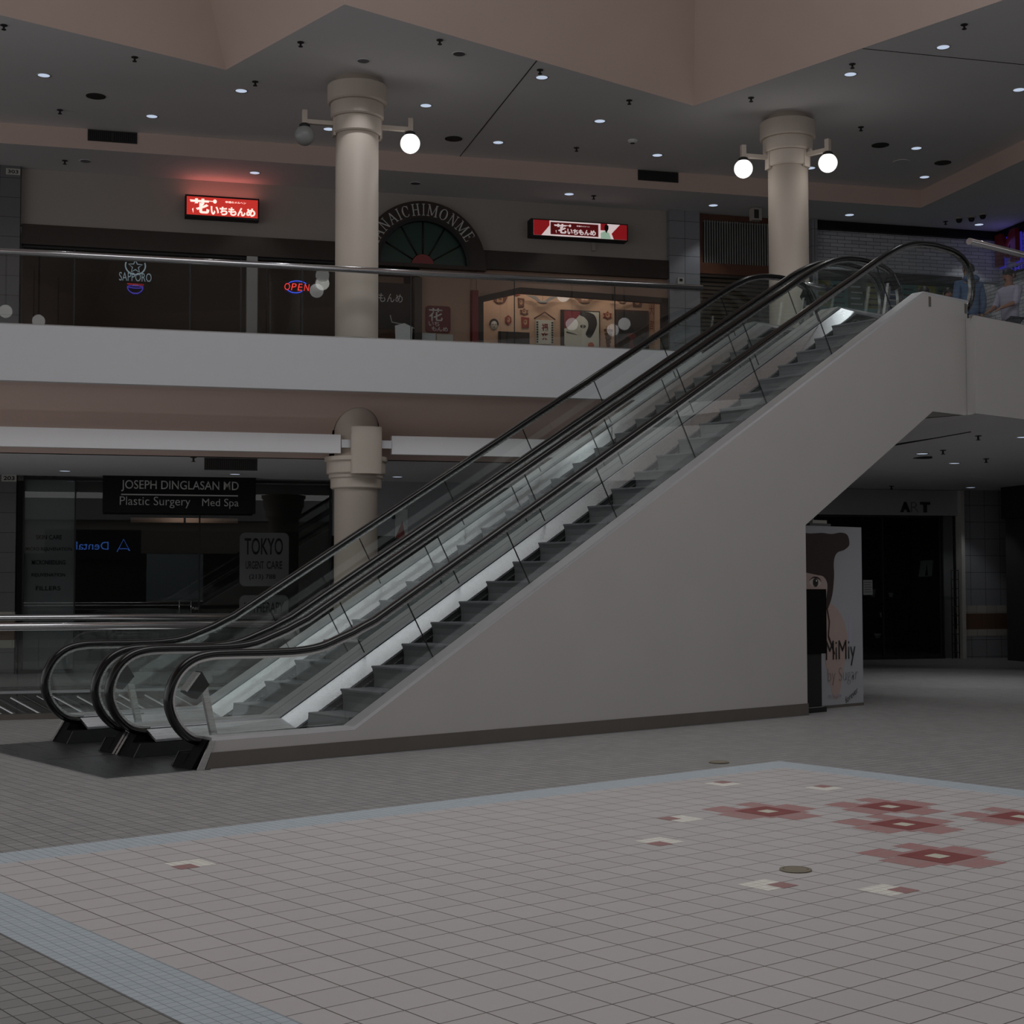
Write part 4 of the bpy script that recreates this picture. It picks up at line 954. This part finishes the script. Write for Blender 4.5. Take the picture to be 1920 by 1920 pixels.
t = wthing('door_pull', 'thin upright steel door pulls marked PULL on the lower glass door', 'door handle', .98, 25.17, .95)
for x in (0, .19):
    b = MB(); b.tube([(x, 0, 0), (x, 0, .22)], .008, 6); b.build('pull', 'rail_steel', t)
text('lettering', 'PULL', 'grey_letter', t, .21, .32, .07, .11, .015, .001)
# opposite shop's sign, seen only mirrored in the lower shop glass
t = wthing('opposite_sign', 'blue glowing Dental lettering reflected in the lower left shop window', 'sign', 0, -6.0, 0)
text('lettering', 'Dental', 'neon_pale_blue', t, -1.5, -.36, 2.66, 2.95, 0, .02, .0, flip=True).rotation_euler = (0, 0, 0)
neon(t, 'emblem', [(-.06, 2.58), (.17, 3.05), (.40, 2.62), (.30, 2.70), (.02, 2.70)], 'neon_pale_blue', .016)
b = MB(); b.box(-2.6, .8, -.5, -.12, 2.3, 3.4); b.build('case', 'black_board', t)
b = MB(); b.box(-2.6, .8, -.6, -.5, 0, 2.4); b.build('shop_front', 'black_board', t)
# shop right of the column: notices, a lamp fitting
t = wthing('poster_sheet', 'white sheet with a red triangle on the bulkhead right of the lower column', 'poster', 4.60, 25.19, 2.22)
b = MB(); b.box(0, .22, -.004, 0, 0, .5); b.build('paper', 'paper', t)
b = MB(); b.prism([(.0, .0), (.18, .0), (.13, .30)], 'y', -.006, -.003); b.build('red_triangle', 'kite_red', t)
b = MB(); b.box(-.06, .0, -.02, 0, .33, .45); b.build('dark_box', 'ink', t)
# ART shop on the right
shopwin('window_6', 12.5, 15.18, 0, 2.71, [12.52, 13.9, 15.16])
t = wthing('shop_letter', 'black letter A on the grey header of the dark shop at right', 'letter', 14.24, 25.12, 2.765); text('face', 'A', 'ink', t, 0, .20, 0, .195, 0, .03, .05)
t = wthing('shop_letter', 'faint outline of a missing letter R between the A and the T', 'letter', 14.47, 25.12, 2.765); text('face', 'R', 'decal_grey', t, 0, .16, 0, .195, 0, .002, -.02)
t = wthing('shop_letter', 'black letter T on the grey header of the dark shop at right', 'letter', 14.66, 25.12, 2.765); text('face', 'T', 'ink', t, 0, .20, 0, .195, 0, .03, .05)
b = MB(); b.box(15.46, 15.53, 25.0, 25.2, 0, Z1-.01); o = b.build('door_jamb', 'white_plate', rz=WA); tag(o, 'pale upright jamb right of the dark shop window', 'jamb')
b = MB(); b.box(15.18, 15.46, 25.3, 25.34, 0, 2.71); o = b.build('side_panel', 'decal_grey', rz=WA); tag(o, 'grey side panel between the dark shop window and the pale jamb', 'panel')
t = wthing('window_notice', 'white notice on the dark shop glass beside the portrait board', 'notice', 13.49, 25.19, 1.21); b = MB(); b.box(0, .19, -.004, 0, 0, .28); b.build('paper', 'paper', t)
for k in range(5): b = MB(); b.box(.02, .17-.02*(k % 2), -.0055, -.004, .05+.045*k, .06+.045*k); b.build('text_line', 'decal_grey', t)
t = wthing('easel_picture', 'tilted pale picture of a dark tower in the dark shop window', 'picture', 14.91, 25.6, 1.55); b = MB(); b.prism([(-.03, 0), (.26, .01), (.29, .32), (.03, .31)], 'y', -.01, 0); b.build('canvas', 'frosted', t)
b = MB(); b.prism([(.11, .02), (.17, .02), (.16, .18), (.15, .25), (.14, .18)], 'y', -.014, -.009); b.build('tower', 'ink', t)
b = MB(); b.tube([(.05, .03, 0), (0, .1, -1.55)], .012, 6); b.build('easel_leg', 'ink', t); b = MB(); b.tube([(.2, .03, 0), (.26, .1, -1.55)], .012, 6); b.build('easel_leg', 'ink', t)
t = wthing('wire_rack', 'narrow black wire rack beside the pale jamb', 'rack', 15.26, 25.05, 0)
for x in (0, .15): b = MB(); b.tube([(x, 0, 0), (x, 0, 1.68)], .012, 6); b.build('upright', 'ink', t)
for k in range(10): b = MB(); b.tube([(0, 0, .12+.172*k), (.15, 0, .12+.172*k)], .008, 6); b.build('rung', 'ink', t)
random.seed(11)
for k, (z, w0, w1) in enumerate(((.35, 12.7, 14.9), (.75, 12.7, 14.9), (1.15, 12.7, 14.9))):
    t = wthing('display_shelf', ['lowest dark shelf in the dark shop', 'middle dark shelf in the dark shop', 'top dark shelf in the dark shop'][k], 'shelf', w0, 26.2, z)
    b = MB(); b.box(0, w1-w0, 0, .35, -.03, 0); b.build('board', 'black_board', t)
    for x in (.1, w1-w0-.1): b = MB(); b.box(x-.02, x+.02, .15, .19, -z if k == 0 else -.40, -.03); b.build('support', 'black_board', t)
pl = [(13.2, 0), (13.9, 0), (14.4, 0), (13.1, 1), (13.7, 1), (14.5, 1), (13.35, 2), (13.8, 2), (14.3, 2), (14.7, 2)]
lab = ['shallow pale dish at the left of the lowest shelf', 'shallow pale dish in the middle of the lowest shelf', 'small pale bowl at the right of the lowest shelf', 'pale bowl at the left of the middle shelf', 'pale wide dish in the middle of the middle shelf', 'pale cup at the right of the middle shelf', 'pale bowl at the left of the top shelf', 'pale dish second on the top shelf', 'pale pot third on the top shelf', 'small pale cup at the right of the top shelf']
for k, (w, sh) in enumerate(pl):
    r = (.10, .14, .07, .09, .16, .05, .09, .10, .07, .05)[k]; h = (.05, .04, .09, .07, .04, .10, .08, .05, .16, .09)[k]
    b = MB(); b.lathe([(r*.5, 0), (r*.8, h*.5), (r, h), (r*.94, h), (r*.4, .012)], seg=18, smooth=True)
    o = b.build('pottery', 'frosted', None, P(w, 26.33, (.35, .75, 1.15)[sh])); tag(o, lab[k], 'pottery')

# ================================================================== PORTRAIT BOARD AND BLACK BOXES
t = thing('portrait_board', 'tall white board printed with a dark-haired portrait and MiMiy lettering', 'poster board', (13.24, 11.02, 0), 0)
b = MB(); b.box(0, 1.19, 0, .30, .03, 2.11); b.build('board', 'poster_bg', t)
def rp(pts): return pts
hair = catmull([(0, 2.05), (.2, 2.02), (.45, 2.03), (.62, 2.02), (.80, 2.04), (.92, 2.01), (.95, 1.90), (.86, 1.84), (.72, 1.80), (.66, 1.70), (.66, 1.52), (.62, 1.30), (.53, 1.14), (.50, 1.2), (.54, 1.42), (.47, 1.52), (.36, 1.54), (.22, 1.56), (.1, 1.58), (0, 1.60)], 5)
sheet('print', [(rect(.004, 1.186, .034, 2.106), 'poster_bg'),
  (catmull([(.47, .62), (.49, 1.0), (.53, 1.20), (.66, 1.18), (.78, 1.08), (.87, .92), (.90, .74), (.86, .56), (.80, .40), (.74, .16), (.64, .10), (.56, .30)], 5, True), 'poster_skin'),
  (rect(.75, 1.18, .04, .62), 'poster_lilac') if False else (ell(.95, .9, .03, .2), 'poster_lilac'),
  ([(.004, 1.60), (.004, 1.18), (.47, 1.18), (.53, 1.36), (.50, 1.55), (.2, 1.60)], 'poster_skin'),
  (hair+[(0.004, 1.6)], 'poster_hair'),
  (catmull([(.21, 1.46), (.28, 1.50), (.36, 1.49), (.42, 1.44), (.35, 1.41), (.27, 1.41)], 5, True), 'white_plate'), (ell(.32, 1.455, .05, .052, 18), 'poster_hair'), (ell(.32, 1.455, .025, .03, 14), 'ink'), (ell(.335, 1.475, .009, .011, 10), 'white_letter'),
  (catmull([(.20, 1.475), (.28, 1.522), (.38, 1.51), (.43, 1.455), (.38, 1.495), (.28, 1.508)], 4, True), 'ink'),
  ([(.52, 1.2), (.57, 1.0), (.55, .84), (.66, .62), (.64, .62), (.53, .83), (.55, 1.0), (.50, 1.2)], 'poster_hair')], t, 0, .004)
text('title', 'MiMiy', 'ink', t, .49, 1.03, .48, .78, -.014, .002, -.012); text('subtitle', 'by Sugar', 'decal_grey', t, .52, 1.07, .26, .46, -.014, .002, -.03); text('script_word', 'forever', 'ink', t, .82, 1.08, .10, .17, -.014, .002, -.012, shear=.35, rot=.5); text('small_print', 'Mimiy Collection', 'poster_lilac', t, .52, .76, .12, .16, -.014, .002)
b = MB(); b.box(.0, 1.19, -.006, .30, .0, .03); b.build('base', 'dark_plinth', t)
t = thing('clipboard_tray', 'grey tray with clips lying on top of the portrait board', 'tray', (13.7, 11.2, 2.11), 0)
b = MB(); b.box(-.12, .26, -.1, .08, 0, .035); b.build('tray', 'decal_grey', t)
b = MB(); b.box(-.02, .24, -.06, .06, .035, .075); b.build('box', 'white_plate', t)
t = thing('black_box', 'black upright panel box against the left part of the portrait board', 'box', (12.95, 10.80, 0), 0)
b = MB(); b.box(0, .39, -.04, .16, .06, .655); b.build('lower_box', 'black_board', t)
b = MB(); b.box(-.01, .475, -.05, .18, .655, 1.38); b.build('upper_box', 'black_plastic', t)
b = MB(); b.box(.01, .45, -.06, .17, 0, .055); b.build('foot', 'black_board', t)
b = MB(); b.box(0, .40, -.058, -.048, .055, .064); b.build('foot_edge', 'guide_steel', t)

# ================================================================== FLOOR DRAINS
for (x, y), lab in (((5.95, 4.98), 'round metal drain cover between the flower and the white corner tiles'), ((8.98, 8.30), 'round metal drain cover in the dark tiles beyond the blue border')):
    t = thing('drain_cover', lab, 'drain cover', (x, y, .0045), 0)
    b = MB(); b.lathe([(.001, 0), (.082, 0), (.082, .004), (.074, .006), (.001, .006)], seg=32); b.build('disc', 'drain_metal', t)
    b = MB(); b.lathe([(.06, .006), (.063, .007), (.066, .006)], seg=32, caps=False); b.build('ring', 'dark_plinth', t)

# ================================================================== CEILING FITTINGS
def downlight(w, n, z, lit, label, power=0):
    t = wthing('downlight', label, 'downlight', w, n, z, None)
    b = MB(); b.lathe([(.082, -.004), (.098, -.006), (.10, 0), (.078, .03)], seg=28, smooth=True, caps=False); b.build('trim_ring', 'white_plate' if lit else 'ceiling_paint', t)
    b = MB(); b.lathe([(.001, -.002), (.081, -.002), (.08, .002), (.001, .002)], seg=28); b.build('lens', 'downlight_lit' if lit else 'grey_reflector', t)
    if power:
        l = bpy.data.lights.new('downlight_beam', 'SPOT'); l.energy = power; l.spot_size = rad(84); l.spot_blend = .45; l.shadow_soft_size = .06; l.color = (.96, .98, 1)
        o = bpy.data.objects.new('downlight_beam', l); S.collection.objects.link(o); o.parent = t; o.location = (0, 0, -.02)
up1 = [(-1.08, 21.4, 1, 'lit downlight at the far left of the upper ceiling, nearest the frame edge'), (1.64, 21.37, 1, 'lit downlight between the left pink coffer corner and the long vent'), (.42, 22.9, 1, 'lit downlight just above the left ceiling vent'),
 (4.35, 21.35, 1, 'lit downlight right of the left column capital'), (3.11, 22.86, 1, 'lit downlight peeking out behind the left column shaft'), (5.68, 19.73, 1, 'lit downlight under the middle pink coffer edge'), (7.09, 21.41, 1, 'lit downlight below the point of the right pink coffer'), (5.85, 22.88, 1, 'lit downlight right of the white globe of the left column'), (8.59, 22.91, 1, 'lit downlight just above the right ceiling vent'),
 (10.51, 17.25, 1, 'bright downlight at the upper right beside the coffer slope'), (9.82, 18.52, 1, 'lit downlight above the right column with a sprinkler beside it'), (12.49, 18.5, 1, 'lit downlight cut by the right edge of the photo'), (12.56, 21.47, 1, 'lit downlight right of the right column globes'), (11.40, 22.97, 1, 'lit downlight half hidden behind the right column'), (13.6, 22.99, 1, 'lit downlight above the dome cameras'),
 (3.15, 19.71, 2, 'dim sparkling downlight in the ceiling just above the left column'), (4.35, 19.12, 0, 'unlit downlight right of the left column beside a pink coffer')]
for k, (w, n, lit, lab) in enumerate(up1): downlight(w, n, ZC, lit == 1, lab, 18 if lit == 2 else 24 if lit and k in (3, 4, 5, 6, 7, 10, 12, 13, 9) else (14 if lit else 0))
low1 = [(2.11, 24.5, 1, 'lit downlight in the low ceiling above the glowing red sign'), (-.58, 24.49, 0, 'unlit downlight in the low ceiling left of the glowing red sign'), (4.81, 24.48, 0, 'unlit downlight in the low ceiling above the arched sign'), (7.54, 24.49, 1, 'lit downlight in the low ceiling above the long dim light box'),
 (10.28, 24.58, 1, 'lit downlight in the low ceiling above the wooden lattice'), (12.99, 24.6, 1, 'lit downlight in the low ceiling above the left end of the brick wall'), (15.73, 24.66, 1, 'lit downlight in the low ceiling beside the three dome cameras')]
for w, n, lit, lab in low1: downlight(w, n, ZL, lit, lab, 14 if lit else 0)
lowr = [(-.82, 23.99, 'lit downlight over the lower left shop pillar'), (1.79, 24.07, 'lit downlight behind the right end of the black hanging sign'), (4.43, 24.06, 'lit downlight right of the lower column capital'), (15.26, 24.34, 'lit downlight over the tiled pillar of the dark shop')]
for w, n, lab in lowr: downlight(w, n, Z1, 1, lab, 12)
for w, n, z, lab in ((11.243, 19.184, 3.318, 'lit downlight under the upper floor left of its neighbour'), (12.395, 20.216, 3.281, 'lit downlight under the upper floor nearest the dark shop'), (11.984, 17.805, 3.445, 'lit downlight under the upper floor at the right photo edge')): downlight(w, n, z-.004, 1, lab, 42)
def sprinkler(w, n, z, label):
    t = wthing('sprinkler', label, 'sprinkler', w, n, z, None)
    b = MB(); b.lathe([(.045, -.008), (.045, 0), (.001, 0)], seg=16); b.build('escutcheon', 'vent_slat', t)
    b = MB(); b.lathe([(.014, -.055), (.014, -.006)], seg=10); b.build('stem', 'ink', t)
    b = MB(); b.lathe([(.03, -.062), (.03, -.055), (.004, -.052)], seg=12); b.build('deflector', 'ink', t)
for w, n, z, lab in ((-1.48, 19.57, ZC, 'sprinkler at the top left corner by the first pink coffer'), (.14, 20.34, ZC, 'sprinkler under the first pink coffer edge'), (2.24, 19.22, ZC, 'sprinkler above and left of the left column'), (3.99, 18.68, ZC, 'sprinkler above and right of the left column'), (1.8, 20.92, ZC, 'sprinkler beside the downlight left of the left column'), (-.92, 22.93, ZC, 'sprinkler left of the left ceiling vent'), (5.57, 19.44, ZC, 'sprinkler beside the downlight under the middle coffer'), (7.2, 20.36, ZC, 'sprinkler left of the point of the right coffer'), (8.89, 19.8, ZC, 'sprinkler between the right coffer and the right column'), (9.65, 18.14, ZC, 'sprinkler behind the downlight above the right column'), (10.34, 16.47, ZC, 'sprinkler at the top right corner of the photo'), (11.13, 20.67, ZC, 'sprinkler right of the right column capital'), (7.16, 22.84, ZC, 'sprinkler between the two rows of downlights left of the right vent'),
  (-.9, 24.54, ZL, 'sprinkler in the low ceiling beside the number plate pillar'), (7.99, 24.49, ZL, 'sprinkler in the low ceiling above the long light box'), (14.98, 24.6, ZL, 'sprinkler in the low ceiling left of the dome cameras'),
  (11.206, 17.672, 3.429, 'sprinkler under the upper floor nearest the wall corner'), (11.415, 18.907, 3.345, 'sprinkler under the upper floor between two lit downlights'), (12.697, 19.818, 3.32, 'sprinkler under the upper floor right of the farther downlight'),
  (.99, 20.95, Z1, 'sprinkler in the lower ceiling left of the lower vent'), (13.59, 24.27, Z1, 'sprinkler in the lower ceiling above the shop letters')): sprinkler(w, n, z, lab)
def speaker(w, n, label, m='vent_slat', z=ZC):
    t = wthing('ceiling_speaker', label, 'ceiling speaker', w, n, z)
    b = MB(); b.lathe([(.001, -.006), (.12, -.006), (.135, 0)], seg=28); b.build('grille', m, t)
    b = MB(); b.lathe([(.12, -.008), (.14, -.008), (.14, 0)], seg=28, caps=False); b.build('rim', m, t)
speaker(11.499, 19.607, 'flat dark round grille under the upper floor beside a lit downlight', z=3.293)
speaker(-.39, 22.14, 'dark round ceiling speaker at left above the vent'); speaker(5.11, 22.86, 'dark round ceiling speaker right of the white globe'); speaker(11.9, 21.46, 'dark round ceiling speaker right of the right column'); speaker(13.43, 22.11, 'dark round ceiling speaker further right near the pink band'); speaker(12.72, 22.23, 'pale round ceiling speaker left of the dark one near the pink band', 'ceiling_paint')
t = wthing('smoke_detector', 'pale smoke detector in the ceiling above the right vent', 'smoke detector', 7.91, 22.22, ZC)
b = MB(); b.lathe([(.05, -.05), (.075, -.03), (.08, 0)], seg=24); b.build('body', 'ceiling_paint', t); b = MB(); b.lathe([(.03, -.056), (.045, -.048)], seg=20); b.build('sensor', 'vent_slat', t)
def vent(w0, w1, n, z0, z1, label, parts):
    t = wthing('air_vent', label, 'air vent', w0, n, z0)
    b = MB(); b.box(0, w1-w0, -.004, 0, 0, z1-z0); b.build('backing', 'vent_dark', t)
    b = MB(); b.use('vent_slat')
    b.box(-.015, w1-w0+.015, -.012, 0, -.015, 0); b.box(-.015, w1-w0+.015, -.012, 0, z1-z0, z1-z0+.015); b.box(-.015, 0, -.012, 0, 0, z1-z0); b.box(w1-w0, w1-w0+.015, -.012, 0, 0, z1-z0)
    b.build('frame', None, t)
    if parts: b = MB(); b.box((w1-w0)/2-.008, (w1-w0)/2+.008, -.012, 0, 0, z1-z0); b.build('divider', 'vent_slat', t)
    for k in range(24): x = (w1-w0)*(k+.5)/24; b = MB(); b.box(x-.005, x+.005, -.009, -.004, .005, z1-z0-.005); b.build('slat', 'vent_slat', t)
vent(-.52, .20, 23.8, 8.38, 8.53, 'dark air vent in the pink band left of the glowing red sign', True)
vent(8.58, 9.29, 23.8, 8.38, 8.53, 'dark air vent in the pink band left of the right column', False)
vent(1.15, 1.85, 20.92, 3.04, 3.18, 'dark air vent under the balcony left of the sconce column', False)
for w, n, lab in ((15.07, 24.28, 'left of the three dome cameras in the low ceiling'), (15.25, 24.15, 'middle of the three dome cameras in the low ceiling'), (15.34, 23.92, 'right and darkest of the three dome cameras in the low ceiling')):
    t = wthing('dome_camera', lab, 'security camera', w, n, ZL, 'dome cameras')
    b = MB(); b.lathe([(.07, -.03), (.085, 0)], seg=20); b.build('housing', 'wall_paint', t)
    b = MB(); b.lathe([(.002, -.10), (.04, -.09), (.055, -.06), (.055, -.03)], seg=18, smooth=True); b.build('dome', 'ink', t)
# pendant globes of the atrium, outside the view but mirrored in the balcony glass
for k, (x, y) in enumerate(((6.88, 5.37), (11.73, .32), (12.62, -.70), (12.98, .12), (-.86, 4.30), (-.72, 3.0))):
    t = thing('pendant_globe', ['pendant globe mirrored in the balcony glass beside the OPEN neon', 'pendant globe mirrored over the woman picture', 'pendant globe mirrored left of the dark poster', 'pendant globe mirrored upon the dark poster', 'pendant globe mirrored at the far left of the balcony glass', 'pendant globe mirrored low in the balcony glass at left'][k], 'lamp', (x, y, 7.69), 0, None)
    b = MB(); b.sphere((0, 0, 0), .15); b.build('globe', 'globe_lit', t)
    b = MB(); b.tube([(0, 0, .15), (0, 0, 3.3)], .02, 8); b.build('rod', 'ink', t)

# ================================================================== PEOPLE
def skinmesh(name, verts, edges, radii, root, m, parent, sub=2):
    me = bpy.data.meshes.new(name); me.from_pydata([Vector(v) for v in verts], edges, [])
    o = bpy.data.objects.new(name, me); S.collection.objects.link(o)
    md = o.modifiers.new('skin', 'SKIN'); md.use_smooth_shade = True
    for i, r in enumerate(radii):
        sv = me.skin_vertices[0].data[i]; sv.radius = r if isinstance(r, tuple) else (r, r); sv.use_root = (i == root)
    sd = o.modifiers.new('sub', 'SUBSURF'); sd.levels = sub; sd.render_levels = sub
    dg = bpy.context.evaluated_depsgraph_get(); dg.update()
    m2 = bpy.data.meshes.new_from_object(o.evaluated_get(dg)); bpy.data.objects.remove(o); bpy.data.meshes.remove(me)
    m2.name = name; m2.materials.clear(); m2.materials.append(MATS[m])
    for p in m2.polygons: p.use_smooth = True
    o = bpy.data.objects.new(name, m2); S.collection.objects.link(o); o.parent = parent
    return o
def person(label, loc, rz, h, top, legs, arms, long_hair=False, hood=False, sleeves=True):
    """facing -y; arms: for each side a list of (x, y, z) elbow, wrist, fingertip in units of height"""
    t = thing('person', label, 'person', loc, rz)
    q = lambda *p: tuple(c*h for c in p)
    V = [q(0, 0, .53), q(0, 0, .62), q(0, -.005, .72), q(0, 0, .80), q(0, -.005, .845), q(0, -.012, .875), q(0, -.015, .93), q(0, -.012, .975)]
    Rr = [(.070, .050), (.068, .050), (.094, .066), (.075, .055), (.034, .034), (.032, .036), (.046, .056), (.034, .042)]
    E = [(0, 1), (1, 2), (2, 3), (3, 4), (4, 5), (5, 6), (6, 7)]
    TV, TE, TR = [q(0, 0, .47), q(0, 0, .58), q(0, -.005, .72), q(0, 0, .79), q(0, -.004, .835)], [(0, 1), (1, 2), (2, 3), (3, 4)], [(.100, .074), (.096, .072), (.106, .078), (.088, .064), (.044, .044)]
    LV, LE, LR = [q(0, 0, .57)], [], [(.096, .072)]
    for s in (-1, 1):
        i = len(V)
        V += [q(s*.05, 0, .49), q(s*.055, -.008, .285), q(s*.055, .004, .06), q(s*.058, -.03, .022), q(s*.062, -.085, .015)]; Rr += [.056, .040, .026, .026, .020]
        E += [(0, i), (i, i+1), (i+1, i+2), (i+2, i+3), (i+3, i+4)]
        j = len(LV); LV += [q(s*.05, 0, .48), q(s*.055, -.008, .285), q(s*.055, .004, .045)]; LR += [.063, .050, .040]; LE += [(0, j), (j, j+1), (j+1, j+2)]
        el, wr, ft = arms[0 if s < 0 else 1]
        i = len(V); V += [q(s*.105, 0, .80), q(*el), q(*wr), q(*[(a+b_)/2 for a, b_ in zip(wr, ft)])]; Rr += [.036, .026, .019, .021]; E += [(3, i), (i, i+1), (i+1, i+2), (i+2, i+3)]
        # five fingers rooted in the palm
        d = Vector([b_-a for a, b_ in zip(wr, ft)]); d.normalize(); side_ = d.cross(Vector((0, 0, 1))); side_ = side_.normalized() if side_.length > .1 else Vector((1, 0, 0))
        pm = Vector([(a+b_)/2 for a, b_ in zip(wr, ft)])
        for f, (o_, ln) in enumerate(((-.016, .036), (-.006, .043), (.004, .041), (.013, .033))):
            i2 = len(V); p0 = pm+side_*o_+d*.015; V += [tuple(p0*h), tuple((p0+d*ln*.55+Vector((0, 0, -.004)))*h), tuple((p0+d*ln+Vector((0, 0, -.012)))*h)]; Rr += [.006, .0055, .0045]; E += [(i+3, i2), (i2, i2+1), (i2+1, i2+2)]
        i2 = len(V); p0 = pm-side_*.02-d*.008; V += [tuple(p0*h), tuple((p0-side_*.012+d*.022)*h)]; Rr += [.0065, .005]; E += [(i+3, i2), (i2, i2+1)]
        j = len(TV); TV += [q(s*.105, 0, .795), q(*el)]; TR += [.046, .036]; TE += [(3, j), (j, j+1)]
        if sleeves: TV.append(q(*[a*.15+b_*.85 for a, b_ in zip(el, wr)])); TR.append(.029); TE.append((j+1, j+2))
        else: TV.append(q(*[a*.75+b_*.25 for a, b_ in zip(el, wr)])); TR.append(.034); TE.append((j+1, j+2))
    sc_ = lambda R_: [tuple(x*h for x in r) if isinstance(r, tuple) else r*h for r in R_]
    skinmesh('body', V, E, sc_(Rr), 0, 'skin', t)
    skinmesh('top', TV, TE, sc_(TR), 0, top, t)
    skinmesh('trousers', LV, LE, sc_(LR), 0, legs, t)
    # hair, features
    hz_ = .945*h
    b = MB(); prof = []
    rings = []
    for k in range(7):
        a = rad(-8+98*k/6); r = .058*math.cos(a)*h; rings.append([(r*.92*math.cos(2*PI*j/16), (-.004*h)+r*1.12*math.sin(2*PI*j/16)+(.006*h), hz_+.058*h*math.sin(a)-(0 if math.sin(2*PI*j/16) < -.3 else .018*h)*(1 if k < 2 else .3)) for j in range(16)])
    b.ring_loft(rings); b.build('hair', 'hair', t)
    if long_hair:
        b = MB(); b.sphere((0, .02*h, .90*h), .055*h, 14, 10, (.95, .8, 1.7)); b.build('long_hair', 'hair', t)
    b = MB(); b.prism([(-.010*h, 0), (.010*h, 0), (.003*h, .03*h), (-.003*h, .03*h)], 'y', -.082*h, -.062*h); o = b.build('nose', 'skin', t); o.location = (0, 0, .905*h)
    for s in (-1, 1):
        b = MB(); b.sphere((s*.019*h, -.062*h, .937*h), .007*h, 10, 6); b.build('eye', 'ink', t)
        b = MB(); b.sphere((s*.051*h, .0, .93*h), .015*h, 10, 8, (.4, .8, 1.2)); b.build('ear', 'skin', t)
    b = MB(); b.sphere((0, -.058*h, .893*h), .013*h, 10, 6, (1.3, .6, .35)); b.build('mouth', 'fan_red', t)
    if hood:
        b = MB(); b.sphere((0, .05*h, .842*h), .07*h, 18, 10, (1.15, .75, .62)); b.build('hood', top, t)
        for s in (-1, 1):
            b = MB(); b.prism([(s*.02*h, .52*h), (s*.085*h, .52*h), (s*.075*h, .60*h), (s*.03*h, .60*h)], 'y', -.085*h, -.078*h); b.build('pocket', top, t)
    for s in (-1, 1):
        b = MB(); b.sphere((s*.06*h, -.035*h, .022*h), .045*h, 14, 8, (.75, 1.7, .55)); b.build('shoe', 'ink', t)
    return t
hang = [((-.135, .01, .64), (-.13, -.03, .50), (-.125, -.05, .40)), ((.135, .01, .64), (.13, -.03, .50), (.125, -.05, .40))]
person('person in a blue hooded jacket seen from behind at the balcony glass', (20.05, 13.2, F2), rad(150), 1.70, 'hoodie', 'jeans', hang, hood=True)
fwdarm = [((-.13, -.05, .66), (-.08, -.17, .60), (-.06, -.24, .575)), ((.13, -.05, .66), (.09, -.17, .61), (.08, -.24, .58))]
person('person in a white shirt with rolled sleeves facing left, forearms held forward', (20.95, 13.05, F2), rad(-104), 1.70, 'shirt', 'jeans', fwdarm, sleeves=False)
person('dark-haired person whose head shows behind the left end of the sloping wall top', (21.45, 15.0, F2), rad(-30), 1.78, 'dark_cloth', 'jeans', hang, long_hair=True)
person('dark-haired person whose head shows right of the first, nearer the blue hood', (20.68, 14.0, F2), rad(-40), 1.51, 'dark_cloth', 'jeans', hang, long_hair=True)
